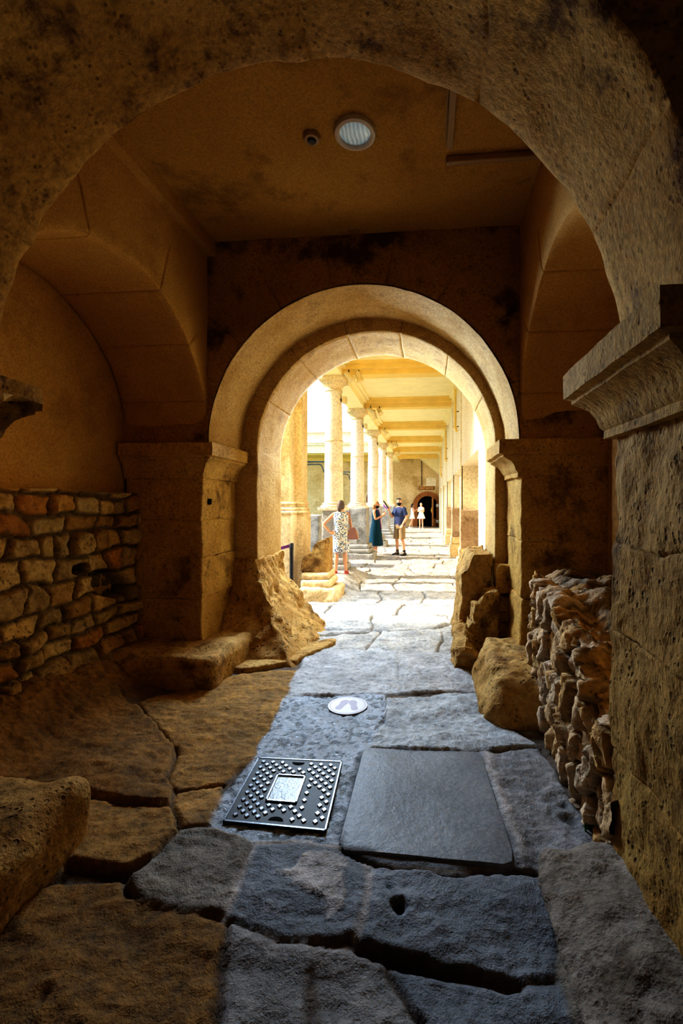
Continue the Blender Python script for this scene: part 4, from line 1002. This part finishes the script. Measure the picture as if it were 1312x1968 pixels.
def facemask(t, hc, R):
    V, f = head_mesh((0, 0, 0), shell=.13, cut=lambda x, y, z: y > .012 and -.118 < z < -.012); mb = MB(); mb.add([tuple(R @ Vector((q[0], q[1] + .012 * max(0, q[1]) / .1, q[2])) + Vector(hc)) for q in V], f)
    mb.build('face_mask', M['mask'], t, 80, local=True)
def shoes(t, p, mat, toe=(0, .14), h=.075, low=False):
    for sd, sx in (('l', -1), ('r', 1)):
        a = p['an_' + sd]; x = a[0] + sx * .012; y = a[1] + .05
        def dfm(V, x=x, y=y):
            k = sstep(V[:, 1], y - .02, y + .13); V[:, 2] *= 1 - .45 * k; V[:, 0] = x + (V[:, 0] - x) * (1 - .15 * np.abs((V[:, 1] - y) / .14) ** 2) + toe[0] * (V[:, 1] - y) * 4; return V
        MB().rbox(x - .047, x + .047, y - .125, y + .15, .0, h, .035, .02, deform=dfm).build('shoe', mat, t, 80, local=True)
P0 = dict(kn_l=(-.09, .02, .50), an_l=(-.10, -.03, .09), kn_r=(.09, .02, .50), an_r=(.10, -.03, .09))
# -- woman in the floral dress, seen from behind
wx, wy = fl(655, 1104, .165)
pose = dict(P0, el_l=(-.40, -.07, 1.17), wr_l=(-.24, -.10, .985), hd_l=((.8, -.15, -.25), (0, -1, .3)), el_r=(.23, .03, 1.14), wr_r=(.20, .20, .98), hyaw=-.3, an_l=(-.12, -.04, .09), an_r=(.115, -.02, .09), kn_l=(-.10, .01, .5))
t, hc, R = person('woman seen from behind in a sleeveless floral dress, left hand on hip', wx, wy, .165, .08, 1.50, pose)
hair(t, hc, R, M['hairgrey'], lambda x, y, z: y < .045 or z > .06, [([(0, -.085, .0), (0, -.10, -.05), (0, -.085, -.12), (0, -.07, -.15)], [.045, .05, .045, .02])], .12)
dr = folds(loft(dense([(.52, 0, 0, .19, .145), (.70, 0, 0, .195, .15), (.93, 0, -.005, .195, .145), (1.10, 0, 0, .165, .125), (1.28, 0, .0, .178, .135), (1.37, 0, -.003, .185, .11), (1.43, 0, -.008, .15, .085), (1.465, 0, -.01, .085, .068)])), .9, .5, .03, 7)
dr.build('dress', M['floral'], t, 80, local=True)
mb = MB()
for sx in (-1, 1):
    a = pose['an_l' if sx < 0 else 'an_r']; x = a[0] + sx * .012
    mb_ = MB(); mb_.rbox(x - .045, x + .045, a[1] - .07, a[1] + .19, .0, .022, .01, .03); mb_.tube([(x - .042, a[1] + .10, .02), (x - .03, a[1] + .11, .065), (x + .03, a[1] + .11, .065), (x + .042, a[1] + .10, .02)], .012, 8); mb_.tube([(x - .04, a[1] - .02, .06), (x, a[1] - .05, .08), (x + .04, a[1] - .02, .06), (x + .03, a[1] + .03, .10), (x - .03, a[1] + .03, .10), (x - .04, a[1] - .02, .06)], .010, 8)
    mb_.build('sandal', M['red'], t, local=True)
bx, by, bz = wx + .245, wy - .02, .14
t2 = thing('handbag', 'dusty pink handbag hanging at the side of the woman in the floral dress', 'bag', (bx, by, bz + .74))
mb = MB(); mb.rings([[(bx + c * w_, by + s_ * d_, bz + z) for c, s_ in ((-1, -1), (1, -1), (1, 1), (-1, 1))] for z, w_, d_ in ((.74, .10, .045), (.75, .115, .055), (.86, .095, .05), (.97, .05, .03), (.98, .045, .02))]); mb.build('bag_body', M['bag'], t2, 20)
MB().rbox(bx + .075, bx + .125, by - .05, by + .05, bz + .745, bz + .90, .02, .04, deform=lambda V: np.stack([V[:, 0] - (V[:, 2] - bz - .74) * .25, V[:, 1], V[:, 2]], 1)).build('side_panel', M['bagtan'], t2)
MB().tube([(bx - .04, by, bz + .97), (bx - .05, by, bz + 1.12), (bx - .06, by, bz + 1.26), (bx - .065, by + .01, bz + 1.32)], .009, 8).build('strap', M['bag'], t2)
# -- woman in the teal dress
wx, wy = fl(722, 1066, 0.0)
pose = dict(P0, el_l=(-.20, .05, 1.15), wr_l=(-.08, .25, 1.30), hd_l=((.35, .5, .7), (.8, 0, -.3)), el_r=(.20, .06, 1.14), wr_r=(.07, .26, 1.27), hd_r=((-.35, .5, .7), (-.8, 0, -.3)), htilt=-.12, an_l=(-.07, -.03, .09), an_r=(.08, -.05, .09))
t, hc, R = person('woman in a long teal dress and dark mask looking at her phone', wx, wy, 0, math.radians(-105), 1.66, pose)
hair(t, hc, R, M['hairblond'], lambda x, y, z: y < .03 or z > .055, [([(sx * .05, -.05, .0), (sx * .065, -.05, -.09), (sx * .06, -.03, -.19), (sx * .05, -.02, -.26)], [.04, .045, .04, .015]) for sx in (-1, 0, 1)], .11)
facemask(t, hc, R); shoes(t, pose, M['white'])
folds(loft(dense([(.30, 0, 0, .27, .22), (.55, 0, 0, .24, .195), (.80, 0, 0, .21, .165), (.97, 0, 0, .18, .14), (1.10, 0, 0, .15, .115), (1.27, 0, .01, .17, .128), (1.37, 0, 0, .185, .105), (1.43, 0, -.008, .14, .085), (1.46, 0, -.01, .085, .07)])), 1.05, .4, .05, 8).build('dress', M['teal'], t, 80, local=True)
MB().tube([(-.05, .06, 1.46), (-.03, .125, 1.3), (0, .155, 1.05), (0, .19, .82)], .013, 8).tube([(.05, .06, 1.46), (.03, .125, 1.3), (0, .155, 1.05)], .010, 8).build('lanyard', M['lanyard'], t, local=True)
def world(t, q):
    return Matrix.Translation(t.location) @ Matrix.Rotation(t.rotation_euler.z, 4, 'Z') @ Matrix.Scale(t.scale[0], 4) @ Vector(q)
def phone(t, q, lab, rz):
    w_ = world(t, q); ph = thing('phone', lab, 'phone', tuple(w_), rz)
    MB().rbox(-.036, .036, -.004, .004, -.0, .145, .004, .05).build('case', M['white'], ph, local=True)
    MB().rbox(-.033, .033, -.0055, -.003, .004, .141, .001, .05).build('screen', M['glassgrey'], ph, local=True)
phone(t, (0, .335, 1.36), 'pale phone held up by the woman in the teal dress', t.rotation_euler.z)
# -- man in navy shirt
wx, wy = fl(768, 1067, 0.0)
pose = dict(P0, el_r=(.24, .08, 1.14), wr_r=(.19, .27, 1.34), hd_r=((-.25, .2, .95), (-1, .1, 0)), el_l=(-.25, -.02, 1.13), wr_l=(-.23, .14, .92), hyaw=.45, an_l=(-.15, -.03, .09), an_r=(.13, -.03, .09), kn_l=(-.12, .02, .5), kn_r=(.11, .02, .5), sh=.185, wd=1.12)
t, hc, R = person('man in a navy shirt, khaki shorts and dark mask, right forearm raised', wx, wy, 0, math.radians(140), 1.76, pose)
hair(t, hc, R, M['hairbrown'], lambda x, y, z: (y < .0 and z > -.06) or z > .062, None, .10); facemask(t, hc, R)
mb = loft(dense([(.90, 0, 0, .185, .135), (1.0, 0, 0, .18, .135), (1.12, 0, .0, .175, .13), (1.28, 0, .008, .195, .142), (1.36, 0, 0, .205, .12), (1.42, 0, -.006, .175, .09), (1.455, 0, -.01, .09, .07)]))
for sx, e in ((-1, pose['el_l']), (1, pose['el_r'])):
    a = Vector((sx * .165, -.005, 1.395)); e = Vector(e); mb.tube([tuple(a + Vector((-sx * .03, 0, .01))), tuple(a), tuple(a.lerp(e, .35)), tuple(a.lerp(e, .72)), tuple(a.lerp(e, .725))], [.06, .072, .067, .070, .05], 16)
folds(mb, 1.2, .9, .025, 8).build('shirt', M['navy'], t, 80, local=True)
mb = loft(dense([(.80, 0, 0, .165, .13), (.86, 0, 0, .185, .14), (.95, 0, 0, .178, .133), (.98, 0, 0, .172, .13)]))
for sx, k in ((-1, 'kn_l'), (1, 'kn_r')):
    a = Vector((sx * .088, 0, .90)); k = Vector(pose[k]); mb.tube([tuple(a), tuple(a.lerp(k, .4)), tuple(a.lerp(k, .85)), tuple(a.lerp(k, 1.02)), tuple(a.lerp(k, 1.025))], [.105, .10, .097, .10, .07], 18)
mb.build('shorts', M['khaki'], t, 80, local=True)
shoes(t, pose, M['shoe'], h=.085)
for k in ('an_l', 'an_r'): a = pose[k]; MB().tube([(a[0], a[1], .07), (a[0], a[1] - .002, .17)], [.042, .043], 14).build('sock', M['shoe'], t, 80, local=True)
for sx in (-1, 1): MB().tube([tuple(R @ Vector((sx * .012 + sx * .026 * (1 + math.cos(a)) , .075, .095 + .02 * math.sin(a))) + Vector(hc)) for a in np.linspace(0, 2 * PI, 12)], .008, 6).build('sunglass_lens', M['steelblue'], t, local=True)
w_ = world(t, (.15, .33, 1.44)); hs = thing('audio_handset', 'black audio handset with purple ribbon held up by the man in navy', 'handset', tuple(w_), t.rotation_euler.z)
MB().tube([(0, 0, -.03), (.08, .02, .08), (.17, .05, .20)], [.02, .022, .018], 10).build('handset_body', M['matblack'], hs, local=True)
MB().tube([(.02, .0, -.02), (.06, .03, -.03), (.13, .05, .04), (.17, .05, .09)], [.012, .016, .02, .012], 8).build('ribbon', M['lanyard'], hs, local=True)
# -- two women in white by the door
wx, wy = fl(792, 1015, 0.); 
pose = dict(P0, el_l=(-.19, .06, 1.15), wr_l=(-.06, .26, 1.28), el_r=(.19, .06, 1.15), wr_r=(.06, .26, 1.26), hd_l=((.3, .6, .5), (.8, 0, -.3)), hd_r=((-.3, .6, .5), (-.8, 0, -.3)), htilt=-.25, an_r=(.09, -.22, .1), kn_r=(.09, -.04, .5))
t, hc, R = person('dark-haired woman in a white top and white shorts by the far door', wx, wy, 0, math.radians(-80), 1.56, pose, 'women in white by the door')
hair(t, hc, R, M['hairdark'], lambda x, y, z: y < .04 or z > .055, [([(sx * .05, -.05, .0), (sx * .06, -.05, -.12), (sx * .05, -.04, -.22)], [.04, .045, .02]) for sx in (-1, 0, 1)], .11)
loft(dense([(.94, 0, 0, .165, .12), (1.1, 0, 0, .145, .11), (1.28, 0, .01, .17, .128), (1.37, 0, 0, .195, .10), (1.43, 0, -.008, .15, .085), (1.46, 0, -.01, .085, .07)])).build('top', M['white'], t, 80, local=True)
folds(loft(dense([(.66, 0, -.02, .215, .20), (.85, 0, 0, .195, .15), (1.0, 0, 0, .16, .125)])), .95, .66, .04, 8).build('shorts', M['white'], t, 80, local=True)
shoes(t, pose, M['white'])
wx, wy = fl(809, 1016, 0.)
pose = dict(P0, el_l=(-.21, .05, 1.13), wr_l=(-.05, .22, 1.22), el_r=(.21, .05, 1.13), wr_r=(.05, .22, 1.2), hd_l=((.5, .5, .4), (.8, 0, -.3)), hd_r=((-.5, .5, .4), (-.8, 0, -.3)), htilt=-.2, hyaw=.2)
t, hc, R = person('pale-haired woman in a short white dress in front of the dark doorway', wx, wy, 0, math.radians(165), 1.60, pose, 'women in white by the door')
hair(t, hc, R, M['hairpale'], lambda x, y, z: y < .02 or z > .05, [([(0, -.09, -.02), (0, -.10, -.08), (0, -.08, -.14)], [.05, .05, .02])], .12)
folds(loft(dense([(.68, 0, 0, .26, .22), (.85, 0, 0, .215, .175), (1.04, 0, 0, .15, .12), (1.12, 0, 0, .145, .115), (1.28, 0, .01, .172, .13), (1.37, 0, 0, .20, .105), (1.43, 0, -.008, .15, .085), (1.46, 0, -.01, .085, .07)])), 1.0, .68, .06, 9).build('dress', M['white'], t, 80, local=True)
shoes(t, pose, M['white'])
phone(t, (0, .30, 1.26), 'pale phone held by the woman in the short white dress', t.rotation_euler.z)


# ================================================================== LIGHT, SKY, CAMERA
w = bpy.data.worlds.new('sky'); SC.world = w; w.use_nodes = True; nt = w.node_tree; nt.nodes.clear()
out = nt.nodes.new('ShaderNodeOutputWorld'); bg = nt.nodes.new('ShaderNodeBackground'); tc = nt.nodes.new('ShaderNodeTexCoord'); sp_ = nt.nodes.new('ShaderNodeSeparateXYZ'); rp = nt.nodes.new('ShaderNodeValToRGB')
nt.links.new(tc.outputs['Generated'], sp_.inputs[0]); nt.links.new(sp_.outputs['Z'], rp.inputs[0]); nt.links.new(rp.outputs[0], bg.inputs[0]); nt.links.new(bg.outputs[0], out.inputs[0])
rp.color_ramp.elements[0].position = 0.; rp.color_ramp.elements[0].color = (.86, .93, 1, 1); rp.color_ramp.elements[1].position = .6; rp.color_ramp.elements[1].color = (.46, .68, 1, 1)
bg.inputs[1].default_value = 2.0
L = bpy.data.lights.new('sun', 'SUN'); L.energy = 8; L.angle = math.radians(.6); L.color = (1, .93, .82)
so = bpy.data.objects.new('sun', L); COL.objects.link(so); so.rotation_euler = Vector((-.86, -.05, .60)).to_track_quat('Z', 'Y').to_euler()
def area(name, loc, target, sx, sy, e, c):
    L = bpy.data.lights.new(name, 'AREA'); L.shape = 'RECTANGLE'; L.size = sx; L.size_y = sy; L.energy = e; L.color = c
    o = bpy.data.objects.new(name, L); COL.objects.link(o); o.location = loc
    o.rotation_euler = (Vector(loc) - Vector(target)).to_track_quat('Z', 'Y').to_euler(); return o
area('walk_fill', (-1.75, 7.1, 3.3), (.1, 2.6, .3), 1.0, 1.2, 240, (.60, .79, 1))  # unseen area light added outside the doorway to boost the interior
def point(name, loc, e, c, r=.12):
    L = bpy.data.lights.new(name, 'POINT'); L.energy = e; L.color = c; L.shadow_soft_size = r
    o = bpy.data.objects.new(name, L); COL.objects.link(o); o.location = loc; return o
point('recess_fill_left', (-2.3, 2.6, 1.9), 1.7, (1, .62, .25))  # unseen warm fill added for the amber glow on the recess wall
point('recess_fill_right', (1.25, 3.0, 1.9), 1.0, (1, .62, .25))  # matching warm fill added in the right recess, no fitting modelled
point('passage_fill', (-.8, 3.2, 1.9), 2.0, (1, .66, .30), .3)  # unseen amber fill added to lift the soffits and inner walls

cam = bpy.data.cameras.new('camera'); co = bpy.data.objects.new('camera', cam); COL.objects.link(co); SC.camera = co
co.location = (0, 0, EYE); co.rotation_euler = (PI / 2, 0, YAW)
cam.sensor_fit = 'VERTICAL'; cam.sensor_height = 36; cam.sensor_width = 24; cam.lens = F / 1968 * 36
cam.shift_x = (656 - PX) / 1968; cam.shift_y = -(984 - PY) / 1968; cam.clip_end = 400; cam.clip_start = .05
SC.view_settings.view_transform = 'Standard'; SC.view_settings.look = 'High Contrast'; SC.view_settings.exposure = 0.; SC.view_settings.gamma = 1.
SC.cycles.use_denoising = True; SC.cycles.max_bounces = 7; SC.cycles.diffuse_bounces = 5; SC.cycles.glossy_bounces = 2; SC.cycles.use_adaptive_sampling = True; SC.cycles.adaptive_threshold = .07; SC.cycles.adaptive_min_samples = 14; SC.cycles.sample_clamp_indirect = 6
